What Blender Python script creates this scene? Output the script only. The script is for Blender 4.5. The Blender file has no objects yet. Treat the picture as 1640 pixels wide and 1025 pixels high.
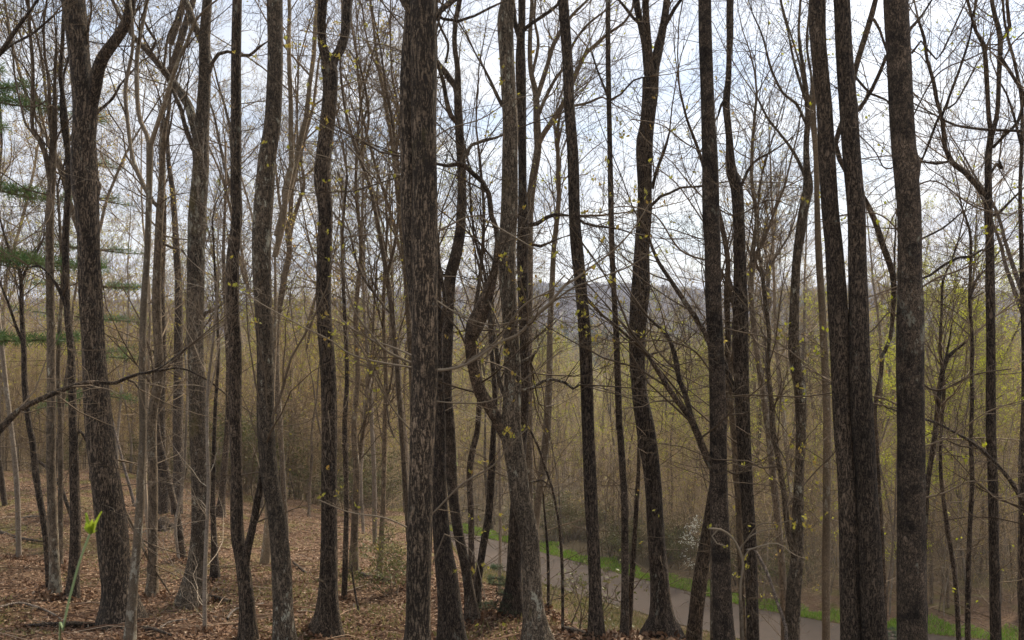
import bpy, math, random
import numpy as np
from mathutils import Vector

random.seed(7)
scene = bpy.context.scene
COL = scene.collection
F = 1500.0            # focal length in reference pixels (1640 wide)
CX, CY = 820.0, 512.0
EYE = 1.6

# ------------------------------------------------------------------ camera
cam_d = bpy.data.cameras.new("camera")
cam_d.sensor_width = 36.0
cam_d.lens = 36.0 * F / 1640.0
cam_d.clip_start = 0.05
cam_d.clip_end = 12000
cam_d.dof.use_dof = True
cam_d.dof.focus_distance = 9.5
cam_d.dof.aperture_fstop = 13.0
cam = bpy.data.objects.new("camera", cam_d)
COL.objects.link(cam)
cam.location = (0, 0, EYE)
cam.rotation_euler = (math.radians(90), 0, 0)
scene.camera = cam

# ------------------------------------------------------------------ light
SUN_AZ, SUN_EL = math.radians(34), math.radians(46)
SUNV = Vector((math.sin(SUN_AZ) * math.cos(SUN_EL), math.cos(SUN_AZ) * math.cos(SUN_EL), math.sin(SUN_EL)))
world = bpy.data.worlds.new("World")
scene.world = world
world.use_nodes = True
nt = world.node_tree
nt.nodes.clear()


def N(tree, kind, **kw):
    n = tree.nodes.new(kind)
    for k, v in kw.items():
        if k in n.inputs:
            n.inputs[k].default_value = v
        else:
            setattr(n, k, v)
    return n


def link(tree, a, b):
    tree.links.new(a, b)


def math_node(tree, op, a, b=None, clamp=False):
    n = tree.nodes.new('ShaderNodeMath')
    n.operation = op
    n.use_clamp = clamp
    for i, v in enumerate((a, b)):
        if v is None:
            continue
        if isinstance(v, (int, float)):
            n.inputs[i].default_value = v
        else:
            tree.links.new(v, n.inputs[i])
    return n.outputs[0]


def mixc(tree, fac, a, b, blend='MIX'):
    n = tree.nodes.new('ShaderNodeMix')
    n.data_type = 'RGBA'
    n.blend_type = blend
    n.clamp_factor = True
    for sock, v in ((n.inputs[0], fac), (n.inputs[6], a), (n.inputs[7], b)):
        if isinstance(v, (int, float)):
            sock.default_value = v
        elif isinstance(v, tuple):
            sock.default_value = v if len(v) == 4 else (*v, 1)
        else:
            tree.links.new(v, sock)
    return n.outputs[2]


def ramp(tree, val, stops):
    n = tree.nodes.new('ShaderNodeValToRGB')
    e = n.color_ramp.elements
    while len(e) > 1:
        e.remove(e[-1])
    for i, (p, c) in enumerate(stops):
        if i == 0:
            el = e[0]
            el.position = p
        else:
            el = e.new(p)
        el.color = c if isinstance(c, tuple) and len(c) == 4 else ((*c, 1) if isinstance(c, tuple) else (c, c, c, 1))
    tree.links.new(val, n.inputs[0])
    return n.outputs[0]


sky = nt.nodes.new('ShaderNodeTexSky')
sky.sky_type = 'NISHITA'
sky.sun_disc = False
sky.sun_elevation = SUN_EL
sky.sun_rotation = SUN_AZ
tc = nt.nodes.new('ShaderNodeTexCoord')
sep = nt.nodes.new('ShaderNodeSeparateXYZ')
link(nt, tc.outputs['Generated'], sep.inputs[0])
zz = math_node(nt, 'ADD', math_node(nt, 'MAXIMUM', sep.outputs[2], 0.0), 0.16)
cmb = nt.nodes.new('ShaderNodeCombineXYZ')
link(nt, math_node(nt, 'DIVIDE', sep.outputs[0], zz), cmb.inputs[0])
link(nt, math_node(nt, 'DIVIDE', sep.outputs[1], zz), cmb.inputs[1])
cn = N(nt, 'ShaderNodeTexNoise', Scale=0.85, Detail=9.0, Roughness=0.56, Distortion=0.3)
link(nt, cmb.outputs[0], cn.inputs['Vector'])
cmask = ramp(nt, cn.outputs[0], [(0.30, 0.0), (0.47, 0.75), (0.62, 1.0)])
cn2 = N(nt, 'ShaderNodeTexNoise', Scale=1.6, Detail=7.0, Roughness=0.55)
link(nt, cmb.outputs[0], cn2.inputs['Vector'])
cshade = ramp(nt, cn2.outputs[0], [(0.35, (4.0, 4.25, 4.85)), (0.5, (5.4, 5.5, 5.8)), (0.62, (6.9, 6.85, 6.8))])
dotn = nt.nodes.new('ShaderNodeVectorMath')
dotn.operation = 'DOT_PRODUCT'
link(nt, tc.outputs['Generated'], dotn.inputs[0])
dotn.inputs[1].default_value = SUNV
glow = math_node(nt, 'POWER', math_node(nt, 'MAXIMUM', dotn.outputs['Value'], 0.0), 6.0)
gl = math_node(nt, 'ADD', math_node(nt, 'MULTIPLY', glow, 0.8), 0.93)
glc = nt.nodes.new('ShaderNodeVectorMath')
glc.operation = 'SCALE'
link(nt, cshade, glc.inputs[0])
link(nt, gl, glc.inputs['Scale'])
skyc = mixc(nt, cmask, sky.outputs[0], glc.outputs[0])
bg = nt.nodes.new('ShaderNodeBackground')
bg.inputs[1].default_value = 0.11
link(nt, skyc, bg.inputs[0])
wo = nt.nodes.new('ShaderNodeOutputWorld')
link(nt, bg.outputs[0], wo.inputs[0])

sun_d = bpy.data.lights.new("sun", 'SUN')
sun_d.energy = 4.4
sun_d.angle = math.radians(10)
sun_d.color = (1.0, 0.88, 0.70)
sun = bpy.data.objects.new("sun", sun_d)
COL.objects.link(sun)
sun.rotation_euler = SUNV.to_track_quat('Z', 'Y').to_euler()
sun.location = (20, 20, 60)

scene.view_settings.view_transform = 'Standard'
scene.view_settings.look = 'None'
scene.view_settings.exposure = 0.76
scene.view_settings.gamma = 1.0
scene.cycles.use_denoising = True
scene.cycles.max_bounces = 5
scene.cycles.diffuse_bounces = 3
scene.cycles.transparent_max_bounces = 4
scene.cycles.volume_bounces = 0
scene.cycles.sample_clamp_indirect = 4.0
scene.cycles.sample_clamp_direct = 12.0
scene.cycles.use_adaptive_sampling = True
scene.cycles.adaptive_threshold = 0.015


# ------------------------------------------------------------------ materials
def new_mat(name):
    m = bpy.data.materials.new(name)
    m.use_nodes = True
    t = m.node_tree
    b = t.nodes['Principled BSDF']
    return m, t, b


def objcoord(t, scale=(1, 1, 1)):
    c = t.nodes.new('ShaderNodeTexCoord')
    mp = t.nodes.new('ShaderNodeMapping')
    mp.inputs['Scale'].default_value = scale
    link(t, c.outputs['Object'], mp.inputs[0])
    oi = t.nodes.new('ShaderNodeObjectInfo')
    sc_ = t.nodes.new('ShaderNodeVectorMath')
    sc_.operation = 'SCALE'
    sc_.inputs[0].default_value = (17.0, 31.0, 23.0)
    link(t, oi.outputs['Random'], sc_.inputs['Scale'])
    link(t, sc_.outputs[0], mp.inputs['Location'])
    return mp.outputs[0]


def bark_mat(name, dark, light, lichen, lich_amt, zs=0.16, scale=24.0, bump=0.9, moss=None, moss_amt=0.62, furrow=0.8, blotch=0):
    m, t, b = new_mat(name)
    v = objcoord(t, (1, 1, zs))
    n1 = N(t, 'ShaderNodeTexNoise', Scale=scale, Detail=7.0, Roughness=0.6, Distortion=0.9)
    link(t, v, n1.inputs['Vector'])
    # interlacing ridges: folded noise stretched along the stem
    ridge = math_node(t, 'ABSOLUTE', math_node(t, 'SUBTRACT', n1.outputs[0], 0.5))
    ridge = math_node(t, 'MULTIPLY', ridge, 5.5, True)
    n5 = N(t, 'ShaderNodeTexNoise', Scale=scale * 2.6, Detail=6.0, Roughness=0.7)
    link(t, objcoord(t, (1, 1, min(1.0, zs * 2.5))), n5.inputs['Vector'])
    # cross cracks that break the ridges into plates
    n7 = N(t, 'ShaderNodeTexNoise', Scale=scale * 0.55, Detail=4.0, Roughness=0.6, Distortion=0.4)
    link(t, objcoord(t, (1, 1, 1.5)), n7.inputs['Vector'])
    plate = math_node(t, 'MULTIPLY', math_node(t, 'ABSOLUTE', math_node(t, 'SUBTRACT', n7.outputs[0], 0.5)), 12.0, True)
    ridge = math_node(t, 'MULTIPLY', ridge, math_node(t, 'ADD', math_node(t, 'MULTIPLY', plate, 0.55), 0.45))
    h = math_node(t, 'ADD', math_node(t, 'MULTIPLY', ridge, furrow * 0.6), math_node(t, 'MULTIPLY', n5.outputs[0], 1 - furrow * 0.6))
    base = ramp(t, h, [(0.26, tuple(0.55 * a for a in dark)), (0.38, tuple(0.62 * a + 0.38 * c for a, c in zip(dark, light))), (0.66, light)])
    oi = t.nodes.new('ShaderNodeObjectInfo')
    base = mixc(t, 1.0, base, ramp(t, oi.outputs['Random'], [(0.0, (0.80, 0.78, 0.76)), (0.5, (1.0, 1.0, 1.0)), (1.0, (1.28, 1.22, 1.12))]), 'MULTIPLY')
    v2 = objcoord(t, (1, 1, 0.45))
    n2 = N(t, 'ShaderNodeTexNoise', Scale=17.0, Detail=9.0, Roughness=0.75)
    link(t, v2, n2.inputs['Vector'])
    n6 = N(t, 'ShaderNodeTexNoise', Scale=1.7, Detail=3.0)
    link(t, v2, n6.inputs['Vector'])
    lsum = math_node(t, 'ADD', n2.outputs[0], math_node(t, 'MULTIPLY', math_node(t, 'SUBTRACT', n6.outputs[0], 0.5), 0.35))
    lm = ramp(t, lsum, [(lich_amt, 0.0), (lich_amt + 0.045, 0.85)])
    c = mixc(t, lm, base, lichen)
    n4 = N(t, 'ShaderNodeTexNoise', Scale=1.3, Detail=5.0, Roughness=0.65)
    link(t, objcoord(t, (1, 1, 0.6)), n4.inputs['Vector'])
    tone = ramp(t, n4.outputs[0], [(0.3, 0.55), (0.7, 1.4)])
    c = mixc(t, 1.0, c, tone, 'MULTIPLY')
    if blotch:
        n8 = N(t, 'ShaderNodeTexNoise', Scale=5.5, Detail=5.0, Roughness=0.65, Distortion=0.6)
        link(t, objcoord(t, (1, 1, 1.3)), n8.inputs['Vector'])
        c = mixc(t, 1.0, c, ramp(t, n8.outputs[0], [(0.36, 0.33), (0.52, 1.05), (0.72, 1.45)]), 'MULTIPLY')
    if moss:
        n3 = N(t, 'ShaderNodeTexNoise', Scale=2.3, Detail=6.0, Roughness=0.7)
        link(t, objcoord(t, (1, 1, 0.5)), n3.inputs['Vector'])
        c = mixc(t, ramp(t, n3.outputs[0], [(moss_amt, 0.0), (moss_amt + 0.09, 0.6)]), c, moss)
    link(t, c, b.inputs['Base Color'])
    b.inputs['Roughness'].default_value = 0.85
    b.inputs['Specular IOR Level'].default_value = 0.3
    bp = N(t, 'ShaderNodeBump', Strength=bump, Distance=0.022)
    link(t, h, bp.inputs['Height'])
    link(t, bp.outputs[0], b.inputs['Normal'])
    return m


LICH = (0.27, 0.26, 0.20)
M = {
    'furrow': bark_mat("bark_furrowed", (0.055, 0.040, 0.027), (0.34, 0.255, 0.175), LICH, 0.66, 0.20, 38.0, 1.0, (0.12, 0.10, 0.035), 0.66, 1.1),
    'dark': bark_mat("bark_dark", (0.028, 0.020, 0.014), (0.24, 0.182, 0.130), LICH, 0.635, 0.26, 42.0, 1.0, furrow=0.9),
    'brown': bark_mat("bark_brown", (0.030, 0.022, 0.016), (0.24, 0.180, 0.128), LICH, 0.60, 0.45, 48.0, 1.0, furrow=0.8, blotch=1),
    'lichen': bark_mat("bark_lichen", (0.050, 0.038, 0.026), (0.30, 0.235, 0.165), (0.46, 0.44, 0.34), 0.575, 0.35, 34.0, 0.9, (0.15, 0.12, 0.04), 0.6, 0.8),
    'grey': bark_mat("bark_grey", (0.065, 0.050, 0.034), (0.285, 0.225, 0.155), (0.44, 0.41, 0.32), 0.575, 0.5, 34.0, 0.7, (0.17, 0.13, 0.05), 0.64, 0.4),
    'pale': bark_mat("bark_pale", (0.13, 0.105, 0.078), (0.38, 0.32, 0.25), (0.46, 0.44, 0.37), 0.6, 0.6, 24.0, 0.4, furrow=0.3),
    'mid': bark_mat("bark_midwood", (0.050, 0.038, 0.026), (0.290, 0.225, 0.155), (0.40, 0.37, 0.28), 0.59, 0.3, 22.0, 0.6, furrow=0.6),
}


def twig_mat(name, a, b_):
    m, t, b = new_mat(name)
    oi = t.nodes.new('ShaderNodeObjectInfo')
    n = N(t, 'ShaderNodeTexNoise', Scale=2.5, Detail=3.0)
    link(t, objcoord(t), n.inputs['Vector'])
    f = math_node(t, 'ADD', math_node(t, 'MULTIPLY', oi.outputs['Random'], 0.9), math_node(t, 'MULTIPLY', math_node(t, 'SUBTRACT', n.outputs[0], 0.35), 0.5), True)
    link(t, mixc(t, f, a, b_), b.inputs['Base Color'])
    b.inputs['Roughness'].default_value = 0.8
    b.inputs['Specular IOR Level'].default_value = 0.2
    return m


M['twig'] = twig_mat("twig_bark", (0.060, 0.042, 0.027), (0.20, 0.15, 0.10))
M['twigmid'] = twig_mat("twig_mid", (0.10, 0.070, 0.042), (0.36, 0.27, 0.175))
M['twigpale'] = twig_mat("twig_pale", (0.16, 0.125, 0.085), (0.26, 0.21, 0.15))


def leaf_mat(name, stops, trans=0.45, rough=0.55):
    m, t, b = new_mat(name)
    g = t.nodes.new('ShaderNodeNewGeometry')
    c = ramp(t, g.outputs['Random Per Island'], stops)
    link(t, c, b.inputs['Base Color'])
    b.inputs['Roughness'].default_value = rough
    b.inputs['Specular IOR Level'].default_value = 0.25
    if trans > 0:
        tr = t.nodes.new('ShaderNodeBsdfTranslucent')
        link(t, c, tr.inputs[0])
        mx = t.nodes.new('ShaderNodeMixShader')
        mx.inputs[0].default_value = trans
        link(t, b.outputs[0], mx.inputs[1])
        link(t, tr.outputs[0], mx.inputs[2])
        link(t, mx.outputs[0], t.nodes['Material Output'].inputs[0])
    return m


M['bud'] = leaf_mat("spring_leaves", [(0, (0.30, 0.30, 0.05)), (0.5, (0.42, 0.38, 0.07)), (0.8, (0.36, 0.22, 0.06)), (1, (0.42, 0.44, 0.10))])
M['budgreen'] = leaf_mat("yellow_green_leaves", [(0, (0.30, 0.34, 0.025)), (0.5, (0.46, 0.48, 0.04)), (1, (0.54, 0.52, 0.08))])
M['budpale'] = leaf_mat("pale_bud_leaves", [(0, (0.40, 0.34, 0.08)), (0.4, (0.50, 0.41, 0.11)), (0.75, (0.42, 0.25, 0.10)), (1, (0.48, 0.48, 0.11))])
M['litter'] = leaf_mat("dry_leaves", [(0, (0.080, 0.040, 0.023)), (0.4, (0.180, 0.098, 0.055)), (0.75, (0.265, 0.158, 0.092)), (0.94, (0.35, 0.245, 0.16)), (1, (0.46, 0.36, 0.26))], 0.1, 0.7)
M['laurel'] = leaf_mat("laurel_leaves", [(0, (0.08, 0.085, 0.03)), (0.6, (0.13, 0.135, 0.045)), (1, (0.20, 0.18, 0.07))], 0.25, 0.5)
M['needle'] = leaf_mat("pine_needles", [(0, (0.045, 0.095, 0.03)), (0.6, (0.09, 0.16, 0.045)), (1, (0.16, 0.22, 0.07))], 0.3)
M['hemlock'] = leaf_mat("young_conifer_needles", [(0, (0.05, 0.10, 0.05)), (1, (0.12, 0.18, 0.09))], 0.3)
M['grass'] = leaf_mat("verge_grass", [(0, (0.13, 0.24, 0.02)), (0.5, (0.22, 0.38, 0.035)), (0.75, (0.30, 0.40, 0.07)), (1, (0.40, 0.33, 0.16))], 0.35)
M['drygrass'] = leaf_mat("dry_grass", [(0, (0.14, 0.16, 0.045)), (0.5, (0.26, 0.22, 0.09)), (1, (0.36, 0.29, 0.16))], 0.3)
M['petal'] = leaf_mat("dogwood_petals", [(0, (0.72, 0.74, 0.62)), (1, (0.85, 0.85, 0.78))], 0.3)
M['shoot'] = leaf_mat("shoot_leaves", [(0, (0.26, 0.36, 0.03)), (1, (0.40, 0.48, 0.06))], 0.5)
M['shootstem'], _t, _b = new_mat("shoot_stem")
_n = N(_t, 'ShaderNodeTexNoise', Scale=40.0)
link(_t, mixc(_t, _n.outputs[0], (0.16, 0.26, 0.10), (0.30, 0.36, 0.18)), _b.inputs['Base Color'])
M['deadwood'] = bark_mat("dead_wood", (0.10, 0.08, 0.065), (0.36, 0.30, 0.25), (0.42, 0.38, 0.33), 0.6, 1.0, 30.0, 0.4)


# ------------------------------------------------------------------ terrain
def P1(y, pts):
    xs = [p[0] for p in pts]
    zs = [p[1] for p in pts]
    return np.interp(y, xs, zs)


FARP = [(60, -11.0), (100, -15), (200, -25), (330, -28), (480, -24)]
LEFTP = [(-60, 7), (-10, 1.2), (0, 0), (10, -1.6), (15.5, -2.36), (20, -2.8), (27, -3.45), (33, -4.1), (45, -6.6), (55, -9.2)] + FARP
RIGHTP = [(-60, 7), (-10, 1.2), (0, 0), (9, -1.45), (10.5, -1.95), (12, -2.6), (16, -4.3), (20, -5.9), (28, -8.7), (34, -10.05), (40, -10.45), (50, -10.5)] + FARP
MIDP = [(-60, 7), (-10, 1.2), (0, 0), (9, -1.45), (11, -1.75), (13, -2.2), (16, -3.0), (20, -4.2), (28, -6.7), (36, -9.2), (45, -10.4), (50, -10.5)] + FARP
ROAD_FAR = [(-60, 74), (-40, 68), (-25, 63), (-12, 58), (-4, 53.4), (-0.7, 50.7), (1.6, 48.1), (4.2, 45.2), (6.3, 42.8), (7.55, 41.5), (10.1, 38.8),
            (12.8, 37.0), (14.6, 36.1), (19.3, 34.6), (27, 33), (45, 30.5), (70, 28)]
ROAD_W = 3.8
ROAD_Z = -10.4


def smooth_path(pts, step):
    P = np.array(pts, float)
    out = []
    Q = np.vstack([2 * P[0] - P[1], P, 2 * P[-1] - P[-2]])
    for i in range(1, len(Q) - 2):
        p0, p1, p2, p3 = Q[i - 1], Q[i], Q[i + 1], Q[i + 2]
        n = max(1, int(np.linalg.norm((p2 - p1)[:3]) / step))
        for k in range(n):
            t = k / n
            out.append(0.5 * ((2 * p1) + (-p0 + p2) * t + (2 * p0 - 5 * p1 + 4 * p2 - p3) * t * t + (-p0 + 3 * p1 - 3 * p2 + p3) * t ** 3))
    out.append(P[-1])
    return np.array(out)


RF = smooth_path(ROAD_FAR, 0.8)
RT = np.gradient(RF, axis=0)
RT /= np.linalg.norm(RT, axis=1)[:, None]
RNrm = np.stack([RT[:, 1], -RT[:, 0]], 1)      # towards the camera side
RNrm *= np.sign(-RNrm[:, 1])[:, None]
RC = RF + RNrm * (ROAD_W / 2)


def road_dist(x, y):
    """signed distance to the road's centre line; + on the camera's side"""
    x = np.atleast_1d(np.asarray(x, float))
    y = np.atleast_1d(np.asarray(y, float))
    best = np.full(x.shape, 1e9)
    sgn = np.zeros(x.shape)
    for i in range(len(RC)):
        dx, dy = x - RC[i, 0], y - RC[i, 1]
        d = np.hypot(dx, dy)
        m = d < best
        best = np.where(m, d, best)
        sgn = np.where(m, np.sign(dx * RNrm[i, 0] + dy * RNrm[i, 1]), sgn)
    return best * np.where(sgn == 0, 1, sgn)


def sstep(a, b, x):
    t = np.clip((x - a) / (b - a), 0, 1)
    return t * t * (3 - 2 * t)


def hills(x, y):
    u = x / np.maximum(y, 1.0)
    px = 820 + 1500 * u
    crest_py = np.interp(px, [-2500, 0, 300, 560, 640, 850, 960, 1060, 1130, 1240, 1400, 1480, 1560, 1640, 4000],
                         [480, 484, 480, 478, 466, 454, 455, 459, 463, 460, 455, 461, 466, 472, 480])
    zc = 1.6 + (512 - crest_py) / 1500 * 1350 - 16
    t = sstep(700, 1350, y)
    return -24 + (zc + 24) * t


def H(x, y, micro=True):
    x = np.atleast_1d(np.asarray(x, float))
    y = np.atleast_1d(np.asarray(y, float))
    ye = np.maximum(y, 4.0)
    u = x / ye
    w = sstep(-0.11, -0.015, u)
    w2 = sstep(0.0, 0.085, u)
    zl = P1(y, LEFTP)
    w3 = sstep(0.17, 0.30, u) * sstep(4, 9, y) * (1 - sstep(20, 32, y))
    zr = P1(y, RIGHTP) * w2 + P1(y, MIDP) * (1 - w2)
    zl = zl + (0.35 - 1.45 * sstep(-0.46, -0.12, u)) * sstep(14, 30, y) * (1 - sstep(45, 70, y))
    z = zl * (1 - w) + zr * w - 0.9 * w3
    z = z + 0.9 * np.sin(x * 0.045 + y * 0.03) * sstep(60, 120, y) * 3.0 + 2.2 * np.sin(x * 0.021 - y * 0.017 + 1.3) * sstep(80, 200, y)
    z = np.where(y > 480, hills(x, y) + 6 * np.sin(x * 0.009 + 1.0) * np.sin(y * 0.006) * sstep(480, 800, y) * (1 - sstep(1150, 1350, y)), z)
    z = np.where(y > 1350, z - (y - 1350) * 0.05, z)
    rd = np.abs(road_dist(x, y))
    z = z + (ROAD_Z - z) * (1 - sstep(2.3, 6.5, rd))
    if micro:
        a = 0.05 * np.sin(1.9 * x + 0.7 * y) + 0.05 * np.sin(-0.9 * x + 1.7 * y + 2) + 0.03 * np.sin(4.1 * x - 2.3 * y) + 0.025 * np.sin(3.3 * y + 5.2 * x + 1)
        z = z + a * sstep(2.0, 4.5, rd) * sstep(2, 5, np.hypot(x, y))
    return z


def h1(x, y):
    return float(H(x, y)[0])


def at(px, py, Y):
    return ((px - CX) / F * Y, Y, EYE - (py - CY) / F * Y)


def ray_ground(px, py, y0=4.0, y1=80.0):
    ys = np.linspace(y0, y1, 900)
    g = H((px - CX) / F * ys, ys)
    r = EYE - (py - CY) / F * ys
    k = np.where(r <= g)[0]
    return float(ys[k[0]]) if len(k) else None


def link_mesh(name, verts, faces, mat, parent=None, smooth=True):
    me = bpy.data.meshes.new(name)
    verts = np.asarray(verts, dtype=np.float32)
    faces = np.asarray(faces, dtype=np.int32)
    nf, k = faces.shape
    me.vertices.add(len(verts))
    me.vertices.foreach_set('co', verts.ravel())
    me.loops.add(nf * k)
    me.loops.foreach_set('vertex_index', faces.ravel())
    me.polygons.add(nf)
    me.polygons.foreach_set('loop_start', np.arange(0, nf * k, k, dtype=np.int32))
    me.polygons.foreach_set('use_smooth', np.full(nf, smooth))
    me.update(calc_edges=True)
    me.materials.append(mat)
    o = bpy.data.objects.new(name, me)
    COL.objects.link(o)
    if parent:
        o.parent = parent
    return o


def tag(o, label=None, cat=None, group=None, kind=None):
    if label:
        o['label'] = label
    if cat:
        o['category'] = cat
    if group:
        o['group'] = group
    if kind:
        o['kind'] = kind
    return o


def empty(name, loc, label, cat, group=None):
    e = bpy.data.objects.new(name, None)
    e.empty_display_size = 0.2
    COL.objects.link(e)
    e.location = loc
    return tag(e, label, cat, group)


def grid_mesh(name, xs_of_row, ys, mat, zfun):
    rows = []
    for y in ys:
        xs = xs_of_row(y)
        rows.append(np.stack([xs, np.full(len(xs), y), zfun(xs, np.full(len(xs), y))], 1))
    nx = len(rows[0])
    V = np.vstack(rows)
    r = np.arange(len(ys) - 1)[:, None] * nx + np.arange(nx - 1)[None, :]
    r = r.ravel()
    Fc = np.stack([r, r + 1, r + nx + 1, r + nx], 1)
    return link_mesh(name, V, Fc, mat)


def ground_mat():
    m, t, b = new_mat("forest_floor")
    c = t.nodes.new('ShaderNodeTexCoord')
    v = c.outputs['Object']
    n1 = N(t, 'ShaderNodeTexNoise', Scale=14.0, Detail=9.0, Roughness=0.75)
    link(t, v, n1.inputs['Vector'])
    n2 = N(t, 'ShaderNodeTexNoise', Scale=0.6, Detail=5.0, Roughness=0.6)
    link(t, v, n2.inputs['Vector'])
    vo = N(t, 'ShaderNodeTexVoronoi', Scale=11.0, Randomness=1.0)
    link(t, v, vo.inputs['Vector'])
    leafc = ramp(t, vo.outputs['Color'], [(0.15, (0.075, 0.044, 0.027)), (0.5, (0.165, 0.100, 0.060)), (0.85, (0.25, 0.165, 0.10))])
    soil = ramp(t, n1.outputs[0], [(0.3, (0.05, 0.031, 0.02)), (0.7, (0.19, 0.12, 0.078))])
    base = mixc(t, ramp(t, n1.outputs[0], [(0.42, 0.2), (0.6, 0.85)]), soil, leafc)
    mossc = mixc(t, n1.outputs[0], (0.065, 0.062, 0.018), (0.17, 0.15, 0.045))
    mm = math_node(t, 'MULTIPLY', ramp(t, n2.outputs[0], [(0.50, 0.0), (0.60, 0.8)]), 1.0)
    base = mixc(t, mm, base, mossc)
    # far slopes: bare canopy tones, greener patches of pines
    n3 = N(t, 'ShaderNodeTexNoise', Scale=0.011, Detail=8.0, Roughness=0.62)
    link(t, v, n3.inputs['Vector'])
    n4 = N(t, 'ShaderNodeTexNoise', Scale=0.16, Detail=6.0, Roughness=0.75)
    link(t, v, n4.inputs['Vector'])
    far = ramp(t, n3.outputs[0], [(0.28, (0.06, 0.07, 0.03)), (0.40, (0.14, 0.11, 0.075)), (0.56, (0.17, 0.125, 0.09)), (0.70, (0.21, 0.20, 0.075))])
    far = mixc(t, 1.0, far, ramp(t, n4.outputs[0], [(0.3, 0.5), (0.7, 1.4)]), 'MULTIPLY')
    sp = t.nodes.new('ShaderNodeSeparateXYZ')
    link(t, v, sp.inputs[0])
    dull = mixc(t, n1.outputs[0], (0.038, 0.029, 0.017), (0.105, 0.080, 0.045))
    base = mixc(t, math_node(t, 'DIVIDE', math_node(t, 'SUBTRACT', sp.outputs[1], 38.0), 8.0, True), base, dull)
    base = mixc(t, math_node(t, 'DIVIDE', math_node(t, 'SUBTRACT', sp.outputs[1], 70.0), 60.0, True), base, far)
    link(t, base, b.inputs['Base Color'])
    b.inputs['Roughness'].default_value = 0.95
    b.inputs['Specular IOR Level'].default_value = 0.15
    bp = N(t, 'ShaderNodeBump', Strength=0.9, Distance=0.05)
    link(t, math_node(t, 'ADD', n1.outputs[0], vo.outputs['Distance']), bp.inputs['Height'])
    link(t, bp.outputs[0], b.inputs['Normal'])
    return m


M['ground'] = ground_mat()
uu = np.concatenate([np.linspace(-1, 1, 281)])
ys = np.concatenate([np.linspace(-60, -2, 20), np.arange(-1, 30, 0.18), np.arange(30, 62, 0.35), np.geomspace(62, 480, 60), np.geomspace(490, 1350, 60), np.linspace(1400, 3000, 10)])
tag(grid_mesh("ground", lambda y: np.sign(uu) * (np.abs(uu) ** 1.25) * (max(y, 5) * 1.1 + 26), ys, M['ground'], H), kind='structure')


def road_mat():
    m, t, b = new_mat("old_asphalt")
    v = objcoord(t)
    n1 = N(t, 'ShaderNodeTexNoise', Scale=40.0, Detail=6.0, Roughness=0.8)
    link(t, v, n1.inputs['Vector'])
    n2 = N(t, 'ShaderNodeTexNoise', Scale=0.5, Detail=5.0, Roughness=0.6)
    link(t, v, n2.inputs['Vector'])
    c = ramp(t, n1.outputs[0], [(0.3, (0.046, 0.029, 0.019)), (0.7, (0.080, 0.052, 0.034))])
    c = mixc(t, 1.0, c, ramp(t, n2.outputs[0], [(0.3, 0.72), (0.7, 1.15)]), 'MULTIPLY')
    cr = N(t, 'ShaderNodeTexVoronoi', Scale=0.9)
    cr.feature = 'DISTANCE_TO_EDGE'
    cv = mixc(t, 0.35, v, n2.outputs['Color'], 'ADD')
    link(t, cv, cr.inputs['Vector'])
    c = mixc(t, 1.0, c, ramp(t, cr.outputs['Distance'], [(0.0, 0.45), (0.012, 1.0)]), 'MULTIPLY')
    link(t, c, b.inputs['Base Color'])
    b.inputs['Roughness'].default_value = 0.85
    bp = N(t, 'ShaderNodeBump', Strength=0.3, Distance=0.01)
    link(t, n1.outputs[0], bp.inputs['Height'])
    link(t, bp.outputs[0], b.inputs['Normal'])
    return m


M['road'] = road_mat()


def strip(name, o0, o1, z, mat, n=7, crown=0.0, wob=0.0):
    rows = []
    for k in range(n):
        f = k / (n - 1)
        off = o0 + (o1 - o0) * f
        wv = wob * np.sin(np.arange(len(RC)) * 0.9 + k * 2.0) + wob * 0.7 * np.sin(np.arange(len(RC)) * 2.3 + 1)
        if 0 < k < n - 1:
            wv = wv * 0
        p = RC + RNrm * (off + wv)[:, None] if not np.isscalar(wv) else RC
        zc = z + crown * (1 - (2 * f - 1) ** 2)
        rows.append(np.column_stack([p, np.full(len(p), zc)]))
    V = np.vstack(rows)
    L = len(RC)
    r = (np.arange(n - 1)[:, None] * L + np.arange(L - 1)[None, :]).ravel()
    return link_mesh(name, V, np.stack([r, r + L, r + L + 1, r + 1], 1), mat)


tag(strip("road", -ROAD_W / 2, ROAD_W / 2, ROAD_Z + 0.03, M['road'], crown=0.05, wob=0.05), kind='structure')


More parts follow.
